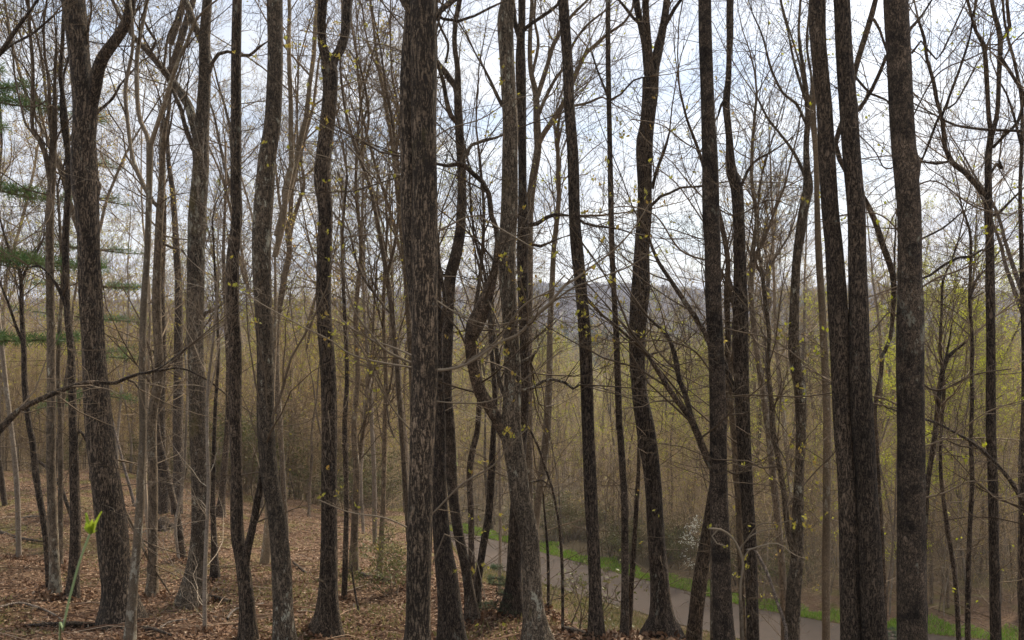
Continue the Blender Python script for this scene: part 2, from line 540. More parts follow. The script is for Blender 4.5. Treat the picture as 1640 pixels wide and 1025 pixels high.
# ------------------------------------------------------------------ tube and leaf collectors
class Acc:
    def __init__(self):
        self.b = {}
        self.leaf = []       # centre, size
        self.raw = []

    def tube(self, pts, rad, sides=3, seg=None):
        self.b.setdefault((len(pts), sides), []).append((pts, rad))

    def arrays(self):
        VV, FF, off = [], [], 0
        for (n, s), items in self.b.items():
            P = np.array([i[0] for i in items], float)          # B,n,3
            R = np.array([i[1] for i in items], float)          # B,n
            T = np.empty_like(P)
            T[:, 1:-1] = P[:, 2:] - P[:, :-2]
            T[:, 0] = P[:, 1] - P[:, 0]
            T[:, -1] = P[:, -1] - P[:, -2]
            T /= np.linalg.norm(T, axis=2, keepdims=True) + 1e-9
            D = P[:, -1] - P[:, 0]
            ref = np.where((np.abs(D[:, 2]) > 0.7 * np.linalg.norm(D, axis=1))[:, None], np.array([1.0, 0, 0]), np.array([0, 0, 1.0]))
            A = np.cross(T, ref[:, None, :])
            A /= np.linalg.norm(A, axis=2, keepdims=True) + 1e-9
            Bn = np.cross(T, A)
            th = np.arange(s) * 2 * math.pi / s
            V = P[:, :, None, :] + R[:, :, None, None] * (A[:, :, None, :] * np.cos(th)[None, None, :, None] + Bn[:, :, None, :] * np.sin(th)[None, None, :, None])
            B = len(items)
            VV.append(V.reshape(-1, 3))
            i = np.arange(B)[:, None, None] * (n * s) + np.arange(n - 1)[None, :, None] * s + np.arange(s)[None, None, :]
            j = np.arange(B)[:, None, None] * (n * s) + np.arange(n - 1)[None, :, None] * s + (np.arange(s)[None, None, :] + 1) % s
            f = np.stack([i, j, j + s, i + s], -1).reshape(-1, 4) + off
            FF.append(f)
            off += B * n * s
        for V, f in self.raw:
            VV.append(V)
            FF.append(f + off)
            off += len(V)
        if not VV:
            return None, None
        return np.vstack(VV), np.vstack(FF)

    def build(self, name, mat, parent=None):
        V, f = self.arrays()
        if V is None:
            return None
        return link_mesh(name, V, f, mat, parent)


def leaf_quads(C, size, rng, aspect=0.55, upright=0.0, fold=0.25):
    """small folded leaves (two quads sharing the midrib)"""
    C = np.asarray(C, float)
    n = len(C)
    a = rng.normal(size=(n, 3))
    a[:, 2] += upright
    a /= np.linalg.norm(a, axis=1)[:, None]
    b = np.cross(a, rng.normal(size=(n, 3)))
    b /= np.linalg.norm(b, axis=1)[:, None]
    c = np.cross(a, b)
    s = (np.asarray(size) * rng.uniform(0.7, 1.3, n))[:, None]
    w = s * aspect * 0.5
    p0, p3 = C, C + a * s
    pm = C + a * s * 0.5
    v = np.stack([p0, pm + b * w + c * w * fold, p3, pm - b * w + c * w * fold], 1).reshape(-1, 3)
    f = np.arange(n * 4).reshape(n, 4)
    return v, f


rngN = np.random.default_rng(11)


def norm(v):
    l = math.sqrt(v[0] * v[0] + v[1] * v[1] + v[2] * v[2]) + 1e-9
    return (v[0] / l, v[1] / l, v[2] / l)


def grow(acc, p, d, L, r, lvl, maxl, R, up=0.08, kids=(6, 6, 5, 4), wander=0.22, rmin=0.002, tips=None, spread=(0.5, 1.0), shrink=(0.35, 0.62)):
    n = 5 if lvl < maxl else 4
    pts, rad = [p], [r]
    dirs = [d]
    st = L / n
    x, y, z = p
    dx, dy, dz = d
    for i in range(n):
        dx += R.gauss(0, wander)
        dy += R.gauss(0, wander)
        dz += R.gauss(0, wander * 0.8) + up
        dx, dy, dz = norm((dx, dy, dz))
        x += dx * st
        y += dy * st
        z += dz * st
        pts.append((x, y, z))
        dirs.append((dx, dy, dz))
        rad.append(max(rmin * 0.6, r * (1 - 0.72 * (i + 1) / n)))
    acc.tube(pts, rad, 5 if r > 0.02 else 3)
    if lvl >= maxl:
        if tips is not None:
            tips.append(pts[-1])
            tips.append(pts[-2])
        return
    k = kids[min(lvl, len(kids) - 1)]
    for j in range(k):
        t = (j + R.uniform(0.1, 0.9)) / k
        t = 0.18 + 0.82 * t
        fi = t * n
        i = min(n - 1, int(fi))
        f = fi - i
        q = tuple(pts[i][c] * (1 - f) + pts[i + 1][c] * f for c in range(3))
        rr = rad[i] * (1 - f) + rad[i + 1] * f
        dd = dirs[i + 1]
        ax = norm(tuple(R.gauss(0, 1) for _ in range(3)))
        dotp = sum(ax[c] * dd[c] for c in range(3))
        ax = norm(tuple(ax[c] - dd[c] * dotp for c in range(3)))
        an = R.uniform(*spread)
        nd = norm(tuple(dd[c] * math.cos(an) + ax[c] * math.sin(an) for c in range(3)))
        grow(acc, q, nd, L * R.uniform(*shrink) * (1 - 0.35 * t), max(rmin, rr * R.uniform(0.5, 0.72)), lvl + 1, maxl, R, up, kids, wander, rmin, tips, spread, shrink)


def trunk_mesh(name, path, mat, parent, sides=22, seed=0, rough=0.05, flare_z=None, step=0.07):
    """path: rows x,y,z,r from the foot up"""
    Q = smooth_path(path, step)
    n = len(Q)
    rs = np.random.default_rng(seed)
    th = np.arange(sides) * 2 * math.pi / sides
    zz_ = np.concatenate([[0], np.cumsum(np.linalg.norm(np.diff(Q[:, :3], axis=0), axis=1))])
    r = np.maximum(Q[:, 3], 0.0014)
    disp = np.zeros((n, sides))
    for k in range(9):
        m = rs.integers(1, 9)
        fz = rs.uniform(0.4, 6.0)
        disp += rs.uniform(0.3, 1.0) * np.sin(m * th[None, :] + fz * zz_[:, None] + rs.uniform(0, 6.28)) / (1 + 0.25 * m)
    disp *= rough / 1.6
    for k in range(rs.integers(2, 6)):                      # knots and old branch collars
        zc, tc_, a = rs.uniform(0, zz_[-1]), rs.uniform(0, 6.28), rs.uniform(0.12, 0.3)
        dth = np.angle(np.exp(1j * (th - tc_)))
        disp += a * np.exp(-((zz_[:, None] - zc) / 0.07) ** 2 - (dth[None, :] / 0.5) ** 2)
    if flare_z is not None:                                  # buttressed root flare
        hgt = np.clip(1 - (Q[:, 2] - flare_z) / 0.55, 0, 1.3)
        lob = 0.5 + 0.5 * np.sin(4 * th + rs.uniform(0, 6)) * 0.7 + 0.3 * np.sin(7 * th + rs.uniform(0, 6))
        disp += 0.55 * (hgt ** 2.2)[:, None] * (0.5 + 0.6 * lob[None, :])
    T = np.gradient(Q[:, :3], axis=0)
    T /= np.linalg.norm(T, axis=1)[:, None]
    A = np.cross(T, np.array([0.0, 1.0, 0.0]))
    A /= np.linalg.norm(A, axis=1)[:, None]
    Bn = np.cross(T, A)
    rr = r[:, None] * (1 + disp)
    V = Q[:, None, :3] + rr[:, :, None] * (A[:, None, :] * np.cos(th)[None, :, None] + Bn[:, None, :] * np.sin(th)[None, :, None])
    i = (np.arange(n - 1)[:, None] * sides + np.arange(sides)[None, :])
    j = (np.arange(n - 1)[:, None] * sides + (np.arange(sides)[None, :] + 1) % sides)
    f = np.stack([i, i + sides, j + sides, j], -1).reshape(-1, 4)
    return link_mesh(name, V.reshape(-1, 3), f, mat, parent), Q


# ------------------------------------------------------------------ the traced trees
def to_world(path, Y, drift=0.0):
    out = []
    acc_ = 0.0
    prev = None
    for (px, py, w) in path:
        if prev is not None:
            acc_ += math.hypot(px - prev[0], py - prev[1]) / F * Y
        prev = (px, py)
        Yk = Y + drift * acc_
        x, y, z = at(px, py, Yk)
        out.append([x, y, z, w / 2 / F * Yk])
    return out


TREE_COUNT = 0
FEET = []


def traced_tree(label, trunk, limbs=(), Y=None, mat='dark', buds=0, kind='tree', name='tree', twigs=1.0, flare=True, top=True, budmat='bud', limb_mat=None, more_trunks=(), cat=None, rough=0.05, drift=0.0):
    global TREE_COUNT
    TREE_COUNT += 1
    sd = TREE_COUNT * 17 + 3
    R = random.Random(sd)
    if Y is None:
        Y = ray_ground(trunk[0][0], trunk[0][1]) or 12.0
    W = to_world(trunk, Y, drift)
    gx, gy = W[0][0], W[0][1]
    gz = h1(gx, gy)
    r0 = W[0][3]
    if W[0][2] > gz + 0.12:
        sl = (W[0][0] - W[1][0]) / max(0.05, (W[1][2] - W[0][2]))
        dzz = W[0][2] - gz + 0.25
        W.insert(0, [W[0][0] + 0.5 * max(-0.3, min(0.3, sl)) * dzz, gy, gz - 0.25, r0 * 1.12])
    else:
        W.insert(0, [gx, gy, min(W[0][2], gz) - 0.3, r0 * 1.05])
    base = Vector((W[0][0], W[0][1], gz))
    root = empty(name, base, label, cat or 'tree')

    def loc(path):
        return [[p[0] - base.x, p[1] - base.y, p[2] - base.z, p[3]] for p in path]
    if Y < 17:
        FEET.append((gx, gy, r0))
    W = loc(W)
    # carry the trunk on above the picture
    acc = Acc()
    tips = []
    top_pt = None
    kids = (5, 5, 4, 3)

    def extend(W, length, k=5):
        a, b_ = np.array(W[-2]), np.array(W[-1])
        d = (b_ - a)[:3]
        d /= np.linalg.norm(d)
        p = b_.copy()
        for i in range(k):
            d = d + np.array([R.gauss(0, 0.06), R.gauss(0, 0.08), 0.10])
            d /= np.linalg.norm(d)
            q = p.copy()
            q[:3] += d * length / k
            q[3] = b_[3] * (1 - 0.78 * (i + 1) / k)
            W.append(list(q))
            p = q
        return W
    big = max(p[2] for p in trunk)
    if top and trunk[-1][1] <= 20:
        n0 = len(W)
        extend(W, 4.5 + big * 0.13)
        for q in W[n0:]:
            for _ in range(3 if big > 12 else 2):
                a = R.uniform(0, 6.28)
                grow(acc, tuple(q[:3]), norm((math.cos(a), math.sin(a), R.uniform(0.3, 1.0))), R.uniform(1.6, 3.2), max(0.01, q[3] * 0.45), 1, 3, R, kids=(4, 4, 4, 3))
    tr, Q = trunk_mesh('trunk', W, M[mat], root, sides=24 if big > 18 else (16 if big > 9 else 10), seed=sd, rough=rough,
                       flare_z=0.0 if (flare and big > 12) else None, step=0.06 if big > 10 else 0.1)
    for mt in more_trunks:
        W2 = to_world(mt, Y + 0.05)
        if mt[0][1] > 990:
            W2.insert(0, [W2[0][0], W2[0][1], h1(W2[0][0], W2[0][1]) - 0.3, W2[0][3] * 1.1])
        W2 = loc(W2)
        extend(W2, 6)
        trunk_mesh('trunk', W2, M[mat], root, sides=24, seed=sd + 5, rough=rough, flare_z=0.0 if mt[0][1] > 990 else None)
    lim_world = [] if trunk[-1][1] <= 20 or trunk[-1][2] > 9 else [(Q[-max(4, len(Q) // 3):], 4)]
    for li, limb in enumerate(limbs):
        drift_ = (0.22 if (li + sd) % 2 else -0.18)
        L = loc(to_world(limb, Y, drift_))
        if limb[-1][1] <= 8 and limb[-1][2] > 2:
            extend(L, 2.8, 4)
        lb, QL = trunk_mesh('branch', L, M[(limb_mat or {}).get(li, mat)], root, sides=12, seed=sd + 31 + li, rough=rough, step=0.07)
        lim_world.append((QL, limb[0][2]))
    # side shoots on trunk and limbs
    for QL, w0 in lim_world:
        n = len(QL)
        ln = float(np.sum(np.linalg.norm(np.diff(QL[:, :3], axis=0), axis=1)))
        k = max(2, int(ln * 5 * twigs))
        for i in range(k):
            j = int(n * (0.15 + 0.83 * (i + R.random()) / k))
            j = min(n - 2, j)
            d = QL[j + 1, :3] - QL[j, :3]
            d = norm(tuple(d))
            a = norm((R.gauss(0, 1), R.gauss(0, 1), R.gauss(0, 1) + 0.3))
            nd = norm(tuple(d[c] * 0.7 + a[c] * 0.9 for c in range(3)))
            rr = min(0.011, max(0.0032, QL[j, 3] * R.uniform(0.2, 0.5)))
            grow(acc, tuple(QL[j, :3]), nd, R.uniform(0.5, 1.5) * (0.6 + 50 * rr), rr, 1 if rr > 0.006 else 2, 4, R, kids=(4, 4, 4, 3), rmin=0.0017, tips=tips)
        # carry the tip on in tapering twigs
        d = norm(tuple(QL[-1, :3] - QL[-3, :3]))
        re_ = QL[-1, 3]
        for q_ in range(3):
            nd = norm(tuple(d[c] + (0 if q_ == 0 else R.gauss(0, 0.35)) for c in range(3)))
            grow(acc, tuple(QL[-1, :3]), nd, R.uniform(0.9, 1.6) * (0.7 + 40 * re_), re_ * (0.97 if q_ == 0 else 0.6), 1 if q_ == 0 else 2, 4, R, kids=(5, 5, 4, 3), rmin=0.0017, tips=tips, wander=0.16)
    n = len(Q)
    k = int(15 * twigs)
    for i in range(k):
        j = int(n * R.uniform(0.12, 0.97))
        j = min(n - 2, j)
        a = R.uniform(0, 6.28)
        rr = R.uniform(0.003, 0.006)
        grow(acc, tuple(Q[j, :3]), norm((math.cos(a), math.sin(a), R.uniform(-0.1, 0.7))), R.uniform(0.3, 1.3), rr, 2, 4, R, kids=(4, 4, 4, 3), rmin=0.0016, tips=tips, up=0.02)
    if acc.b:
        acc.build('crown', M['pale' if mat == 'pale' and big < 9 else 'twig'], root)
    if buds and tips:
        R.shuffle(tips)
        C = [tuple(t[c] + R.gauss(0, 0.015) for c in range(3)) for t in tips[:buds] for _ in range(2)]
        v, f = leaf_quads(C, 0.035, np.random.default_rng(sd))
        link_mesh('leaves', v, f, M[budmat], root, False)
    return root


# (px, py, width px) from the foot upward, at the depth where the foot meets the slope
traced_tree("stout furrowed trunk with rough plated bark at its foot and a high limb slanting right",
    [(196, 1005, 58), (192, 960, 54), (184, 900, 49), (176, 820, 45), (167, 750, 44), (160, 684, 42), (152, 600, 37), (146, 500, 35), (143, 400, 34), (140, 340, 36), (135, 280, 40), (134, 225, 37), (136, 170, 38), (128, 100, 31), (121, 33, 35), (117, 0, 38), (112, -60, 34)],
    [[(145, 175, 20), (151, 143, 21), (162, 97, 20), (190, 57, 18), (205, 30, 17), (210, 0, 15), (220, -110, 12)],
     [(150, 184, 7), (160, 175, 5), (180, 158, 4), (193, 135, 3.5), (215, 110, 3), (228, 96, 2)],
     [(140, 70, 5), (141, 45, 4), (146, 20, 3.5), (145, -5, 3)]], mat='furrow', rough=0.09, twigs=1.2)
traced_tree("slender pale trunk crossing the stout furrowed tree's foot, forked like a tuning fork",
    [(207, 1040, 15), (213, 950, 14), (217, 900, 14), (222, 842, 13), (227, 740, 12), (229, 683, 11), (228, 600, 11), (230, 500, 11), (236, 400, 10), (238, 342, 10), (239, 300, 10), (240, 230, 11)],
    [[(240, 236, 8), (235, 215, 7), (222, 180, 7), (219, 100, 7), (226, 50, 6), (235, 0, 6), (238, -60, 4)],
     [(240, 236, 8), (250, 205, 7), (265, 160, 7), (280, 110, 6), (298, 70, 5), (315, 30, 4), (340, 5, 3), (360, -12, 3)],
     [(238, 312, 7), (225, 285, 7), (212, 250, 6), (205, 200, 6), (201, 140, 6), (212, 80, 5), (212, 30, 4), (208, -10, 3)]], Y=8.6, mat='grey')
traced_tree("grey trunk just right of the slender pale tree, broken off short above a bend",
    [(243, 958, 17), (245, 920, 16), (245, 850, 15), (245, 780, 15), (243, 700, 15), (246, 650, 15), (255, 600, 14), (251, 500, 14), (251, 450, 13), (253, 400, 12), (256, 342, 12), (259, 300, 11), (261, 230, 9), (265, 200, 6), (273, 168, 4)],
    [[(262, 245, 5), (268, 222, 4), (274, 195, 3), (277, 175, 2)], [(252, 330, 6), (245, 322, 6), (240, 310, 5)], [(262, 390, 4), (275, 396, 4), (292, 400, 3), (300, 412, 2)],
     [(245, 560, 4), (260, 590, 4), (280, 575, 4), (300, 556, 3)]], mat='mid')
traced_tree("tall trunk with one long limb slanting up and left across its neighbours",
    [(308, 972, 37), (310, 940, 34), (315, 900, 29), (320, 850, 27), (320, 760, 27), (317, 684, 27), (313, 560, 25), (313, 480, 27), (314, 400, 26), (316, 342, 28), (320, 290, 27), (322, 260, 26), (321, 230, 26), (325, 180, 21), (328, 120, 19), (328, 60, 18), (332, 0, 15), (335, -60, 14)],
    [[(314, 215, 13), (308, 190, 14), (300, 165, 14), (280, 135, 12), (262, 112, 11), (240, 85, 10), (222, 68, 8), (205, 45, 7), (190, 20, 6), (178, -5, 5), (165, -40, 4)],
     [(310, 240, 8), (303, 220, 7), (296, 200, 7), (290, 175, 7), (280, 152, 6), (274, 138, 4)],
     [(325, 72, 11), (318, 55, 11), (310, 35, 11), (302, 12, 11), (296, -5, 10), (285, -60, 8)],
     [(335, 115, 7), (340, 100, 6), (350, 86, 6), (365, 82, 5), (385, 88, 5), (400, 88, 5), (415, 75, 4), (430, 65, 2)],
     [(262, 112, 5), (265, 85, 4), (270, 55, 4), (282, 30, 3), (290, 0, 3)],
     [(240, 85, 5), (250, 65, 4), (240, 50, 4), (232, 35, 3), (225, 20, 2)],
     [(322, 515, 6), (330, 500, 5), (340, 497, 4), (352, 490, 3), (362, 482, 2)]], mat='lichen', buds=60)
traced_tree("dark straight trunk with a small propped stem leaning out at its right foot",
    [(398, 1050, 25), (397, 1025, 24), (395, 960, 23), (388, 900, 21), (380, 850, 20), (379, 750, 18), (377, 684, 19), (377, 560, 20), (373, 500, 20), (372, 440, 22), (374, 400, 20), (380, 342, 17), (378, 300, 17), (378, 200, 17), (378, 100, 16), (380, 0, 15), (381, -60, 14)],
    [[(392, 910, 13), (396, 880, 13), (403, 850, 12), (410, 815, 12), (416, 780, 10), (421, 740, 8), (428, 690, 6)]], Y=8.4, mat='dark', twigs=1.2)
traced_tree("smooth greyish trunk bowing gently right near its foot, beside the dark straight trunk",
    [(456, 1050, 33), (455, 1025, 32), (453, 960, 31), (450, 900, 31), (443, 830, 28), (432, 760, 27), (426, 684, 27), (425, 560, 27), (421, 480, 28), (419, 400, 30), (421, 342, 31), (424, 300, 30), (428, 250, 28), (436, 200, 26), (440, 130, 25), (441, 70, 24), (440, 0, 25), (440, -60, 23)],
    [], Y=8.2, mat='lichen', twigs=1.3)
traced_tree("dark trunk splitting into a narrow cup-shaped fork near the top, broad at its foot",
    [(521, 1018, 44), (524, 990, 36), (525, 940, 30), (527, 850, 26), (527, 760, 25), (528, 684, 25), (526, 600, 25), (519, 500, 24), (519, 400, 24), (521, 342, 23), (517, 285, 27), (519, 250, 25), (527, 170, 24), (529, 130, 24), (527, 108, 26), (524, 96, 20)],
    [[(526, 112, 18), (522, 92, 17), (516, 70, 14), (515, 30, 14), (517, 0, 15), (514, -60, 13)],
     [(528, 112, 20), (535, 94, 16), (547, 75, 15), (555, 40, 15), (557, 0, 15), (562, -60, 13)]], mat='dark', twigs=1.6)
traced_tree("thickest furrowed trunk near the middle, with a second stem fused along its left side",
    [(669, 1060, 42), (669, 1025, 40), (670, 950, 39), (672, 850, 38), (674, 760, 37), (676, 684, 39), (679, 620, 40), (680, 560, 41), (680, 470, 42), (680, 400, 43), (680, 300, 42), (679, 200, 42), (679, 120, 42), (678, 33, 42), (677, 0, 42), (676, -60, 40)],
    [[(694, 28, 10), (705, 17, 9), (715, 8, 9), (732, -5, 9), (750, -30, 8)],
     [(697, 22, 5), (710, 30, 5), (735, 33, 5), (760, 25, 4), (785, 12, 4), (800, 5, 3)],
     [(660, 20, 10), (650, 8, 9), (643, -10, 8)]],
    Y=7.0, mat='furrow', more_trunks=[[(676, 560, 20), (671, 500, 26), (664, 430, 28), (658, 340, 30), (655, 200, 29), (656, 120, 29), (658, 70, 27), (661, 20, 25), (663, -40, 22)]], rough=0.07, twigs=1.2)
traced_tree("dark trunk pressed close behind the right side of the thickest furrowed trunk",
    [(725, 1040, 42), (724, 1025, 40), (719, 950, 36), (707, 850, 27), (703, 760, 23), (705, 683, 18), (703, 600, 15), (702, 540, 14), (700, 470, 13), (699, 400, 11), (694, 340, 9), (690, 250, 7), (688, 150, 6), (690, 80, 5)],
    [[(703, 540, 7), (712, 480, 6), (706, 442, 6), (700, 400, 5)]], Y=8.7, mat='dark')
traced_tree("winding trunk that thickens at a hooked elbow just right of the thickest furrowed trunk",
    [(757, 1000, 20), (752, 950, 17), (744, 900, 16), (734, 850, 16), (725, 780, 17), (718, 684, 21), (714, 620, 20), (717, 540, 17), (719, 480, 18), (722, 440, 19), (730, 410, 19), (737, 370, 17), (738, 342, 15), (740, 300, 14), (738, 250, 14), (735, 200, 14), (733, 150, 12), (733, 110, 9), (728, 70, 8), (730, 33, 8), (736, 0, 8), (740, -40, 7)],
    [[(734, 158, 11), (730, 138, 11), (720, 125, 10), (707, 108, 9), (697, 95, 8), (690, 78, 6)],
     [(735, 200, 8), (722, 185, 8), (714, 155, 7), (710, 130, 6), (700, 100, 5)],
     [(714, 100, 4), (718, 70, 4), (706, 45, 4), (698, 20, 3)],
     [(720, 440, 9), (708, 440, 7), (701, 420, 6), (697, 395, 4)]], mat='brown', buds=160, twigs=1.3)
traced_tree("pale blotched trunk in the middle, its S-shaped limb with a burl curling left",
    [(861, 1040, 44), (858, 1015, 40), (853, 960, 32), (850, 900, 30), (846, 850, 30), (833, 800, 33), (827, 750, 33), (819, 690, 32), (822, 620, 27), (820, 560, 25), (814, 470, 26), (813, 400, 27), (816, 342, 27), (817, 300, 26), (818, 200, 25), (816, 170, 24), (812, 100, 23), (810, 33, 26), (814, 0, 23), (816, -60, 20)],
    [[(812, 700, 20), (800, 680, 18), (785, 652, 20), (770, 630, 20), (761, 600, 19), (755, 570, 18), (753, 545, 19), (760, 522, 27), (770, 500, 26), (779, 475, 21), (788, 450, 15), (794, 420, 11), (797, 380, 9), (795, 365, 9), (787, 345, 9), (783, 310, 8), (772, 290, 8), (758, 278, 8), (745, 265, 8), (735, 262, 8), (715, 265, 6), (700, 262, 5)],
     [(738, 263, 7), (747, 245, 7), (755, 232, 5), (775, 225, 5), (795, 220, 4), (812, 212, 3)],
     [(805, 170, 6), (795, 150, 6), (785, 128, 5), (775, 108, 4), (764, 90, 3)],
     [(812, 640, 7), (800, 610, 8), (797, 570, 8), (790, 530, 6), (786, 500, 5)],
     [(835, 625, 6), (850, 622, 5), (870, 610, 5), (885, 607, 5), (905, 612, 5), (918, 622, 4), (928, 616, 3)],
     [(835, 580, 5), (848, 573, 5), (858, 562, 4), (850, 580, 4)]], Y=8.3, limb_mat={0: 'brown'}, mat='lichen', rough=0.07, twigs=1.3)
traced_tree("dark trunk standing right behind the pale blotched trunk, forked at the top",
    [(820, 998, 33), (822, 950, 27), (824, 900, 24), (828, 800, 20), (836, 700, 16), (841, 600, 15), (838, 480, 17), (837, 400, 18), (838, 342, 17), (837, 300, 14), (836, 200, 14), (834, 110, 17), (834, 70, 14), (836, 33, 12), (836, 0, 12), (838, -60, 10)],
    [[(834, 66, 9), (829, 50, 9), (824, 35, 9), (822, 10, 8), (819, -20, 7)],
     [(838, 48, 7), (850, 38, 6), (862, 30, 6), (880, 18, 6), (892, 8, 5), (905, -10, 5)],
     [(842, 360, 8), (860, 358, 7), (875, 348, 7), (888, 343, 6), (910, 345, 4)],
     [(843, 390, 6), (856, 392, 5), (866, 394, 5), (880, 388, 3), (900, 380, 2)]], Y=9.9, mat='dark', twigs=1.4, buds=120)
traced_tree("brown tree fanning limbs up to the right, seen just left of the straight near-black trunk",
    [(846, 940, 17), (846, 800, 16), (846, 600, 14), (847, 450, 13), (848, 342, 13), (853, 290, 13), (861, 240, 12), (860, 200, 12), (858, 150, 10), (850, 110, 8), (849, 60, 7), (852, 0, 6), (850, -40, 5)],
    [[(860, 236, 8), (870, 215, 9), (880, 200, 9), (897, 175, 9), (905, 160, 8), (918, 130, 7), (935, 90, 6), (950, 75, 6), (972, 55, 5), (1000, 35, 4), (1012, 15, 4)],
     [(859, 160, 8), (870, 125, 8), (878, 100, 7), (885, 75, 7), (900, 45, 6), (920, 20, 5), (945, -5, 4)],
     [(860, 190, 6), (872, 160, 6), (890, 125, 5), (905, 105, 5), (918, 70, 4), (940, 40, 4), (965, 20, 3)],
     [(852, 120, 5), (862, 70, 5), (856, 30, 4), (858, -10, 4)],
     [(905, 170, 5), (925, 168, 4), (945, 163, 4), (965, 155, 3), (985, 168, 2)]], Y=12.5, mat='mid', twigs=1.6, buds=120, kind='tree')
traced_tree("slim mottled stem tufted with new leaves, left of the straight near-black trunk",
    [(850, 950, 12), (853, 900, 11), (857, 850, 11), (862, 800, 12), (868, 760, 12), (875, 700, 13), (877, 660, 12), (880, 600, 11), (881, 550, 10), (882, 500, 9), (887, 400, 8), (893, 342, 8), (895, 300, 7), (893, 215, 6), (897, 185, 4), (905, 160, 3)],
    [[(894, 225, 5), (888, 200, 4), (892, 170, 3)]], Y=11.5, mat='grey', buds=200, twigs=2.2, budmat='budgreen')
traced_tree("straight near-black trunk standing against the road, right of the middle",
    [(956, 1050, 21), (955, 1025, 21), (952, 900, 20), (947, 800, 21), (942, 684, 20), (938, 560, 20), (931, 470, 19), (924, 400, 20), (920, 342, 18), (918, 250, 18), (912, 170, 17), (909, 100, 17), (902, 0, 17), (898, -60, 16)],
    [[(920, 345, 5), (935, 357, 4), (955, 362, 4), (985, 365, 3), (1010, 372, 2)],
     [(938, 478, 5), (950, 490, 4), (965, 505, 4), (985, 520, 4), (1005, 538, 5), (1015, 545, 5)]], Y=8.4, mat='dark', twigs=1.3)
traced_tree("slender dark pole-like stem between the straight black trunk and the three-limbed tree",
    [(999, 1040, 13), (1000, 1000, 12), (1001, 900, 12), (1000, 800, 11), (994, 700, 11), (992, 684, 11), (988, 560, 10), (985, 500, 9), (980, 400, 9), (978, 300, 9), (976, 200, 8), (974, 100, 8), (974, 0, 8), (976, -60, 7)],
    [[(976, 160, 4), (968, 140, 4), (960, 120, 3), (948, 85, 3)], [(978, 160, 4), (995, 150, 3), (1015, 128, 3), (1040, 122, 2)]], Y=8.6, mat='brown', twigs=1.5)
traced_tree("very thin dark sapling leaning beside the pole-like stem",
    [(1007, 1005, 10), (1010, 950, 9), (1015, 880, 8), (1020, 800, 7), (1023, 740, 6), (1024, 650, 5), (1026, 560, 4), (1024, 480, 3)], [[(1009, 965, 5), (1003, 935, 4), (1006, 900, 3), (1001, 870, 2)]], Y=10.0, mat='dark', twigs=1.5, name='sapling', cat='sapling')
traced_tree("dark trunk with a broad flared foot, dividing into three upright limbs at the top",
    [(1060, 1014, 52), (1060, 990, 39), (1057, 950, 32), (1051, 850, 28), (1044, 760, 27), (1034, 684, 29), (1023, 620, 24), (1019, 560, 25), (1023, 500, 28), (1027, 460, 30), (1028, 400, 25), (1032, 342, 24), (1033, 300, 23), (1032, 235, 27), (1036, 200, 23), (1041, 150, 25), (1042, 125, 26)],
    [[(1040, 135, 14), (1036, 100, 13), (1033, 70, 12), (1025, 33, 11), (1019, 0, 11), (1016, -60, 9)],
     [(1042, 135, 14), (1040, 100, 13), (1038, 70, 12), (1035, 30, 11), (1034, 0, 10), (1033, -60, 8)],
     [(1044, 135, 16), (1048, 105, 16), (1054, 80, 15), (1062, 42, 12), (1068, 0, 11), (1073, -60, 9)],
     [(1061, 48, 7), (1070, 32, 6), (1080, 14, 6), (1090, 0, 5), (1102, -20, 4)],
     [(1026, 38, 6), (1014, 28, 5), (1004, 15, 5), (990, -2, 4)],
     [(1044, 302, 6), (1052, 272, 5), (1062, 245, 5), (1068, 228, 4), (1072, 212, 3)],
     [(1044, 328, 5), (1058, 314, 5), (1072, 309, 4), (1090, 300, 4), (1120, 298, 3), (1165, 290, 2)],
     [(1034, 570, 4), (1045, 566, 3), (1060, 562, 2)]], Y=9.3, mat='dark', rough=0.07, twigs=1.3)
traced_tree("dark trunk with three mossy limbs slanting up to the left",
    [(1160, 1050, 36), (1160, 1025, 34), (1156, 950, 30), (1154, 850, 30), (1151, 760, 28), (1150, 684, 26), (1148, 600, 25), (1143, 500, 26), (1142, 400, 26), (1139, 342, 27), (1137, 250, 25), (1133, 170, 22), (1130, 70, 21), (1129, 0, 20), (1128, -60, 19)],
    [[(1142, 752, 12), (1133, 735, 12), (1120, 702, 12), (1105, 668, 11), (1085, 642, 9), (1070, 620, 9), (1055, 595, 8), (1045, 580, 7), (1038, 568, 5)],
     [(1110, 680, 9), (1104, 655, 9), (1098, 632, 9), (1088, 608, 8), (1083, 580, 8), (1076, 552, 7), (1068, 535, 6), (1055, 523, 5), (1040, 510, 4)],
     [(1140, 560, 9), (1130, 535, 8), (1115, 510, 8), (1095, 480, 8), (1075, 450, 7), (1055, 420, 6), (1045, 398, 5), (1040, 380, 3)]],
    Y=8.2, mat='brown', twigs=1.2)
traced_tree("leaning dark trunk by the road whose upper part passes behind its straighter neighbour",
    [(1112, 1016, 23), (1119, 950, 24), (1126, 900, 22), (1134, 850, 20), (1143, 790, 18), (1154, 720, 14), (1160, 660, 12), (1164, 600, 10), (1166, 540, 9), (1164, 470, 9), (1166, 420, 8), (1158, 370, 8), (1148, 330, 8), (1135, 300, 7), (1128, 270, 6), (1115, 230, 5), (1100, 190, 4), (1088, 140, 3)],
    [[(1162, 430, 5), (1172, 460, 6), (1176, 500, 6)]], Y=9.6, mat='dark', twigs=1.5, buds=80, budmat='budpale')
traced_tree("thin brown stem squeezed between the two dark trunks right of the road bend",
    [(1191, 1045, 11), (1188, 950, 10), (1185, 870, 10), (1183, 800, 11), (1179, 740, 12), (1175, 690, 11), (1169, 630, 9), (1172, 580, 7), (1180, 540, 6), (1178, 500, 5)], [], Y=9.0, mat='mid', twigs=1.5, buds=60)
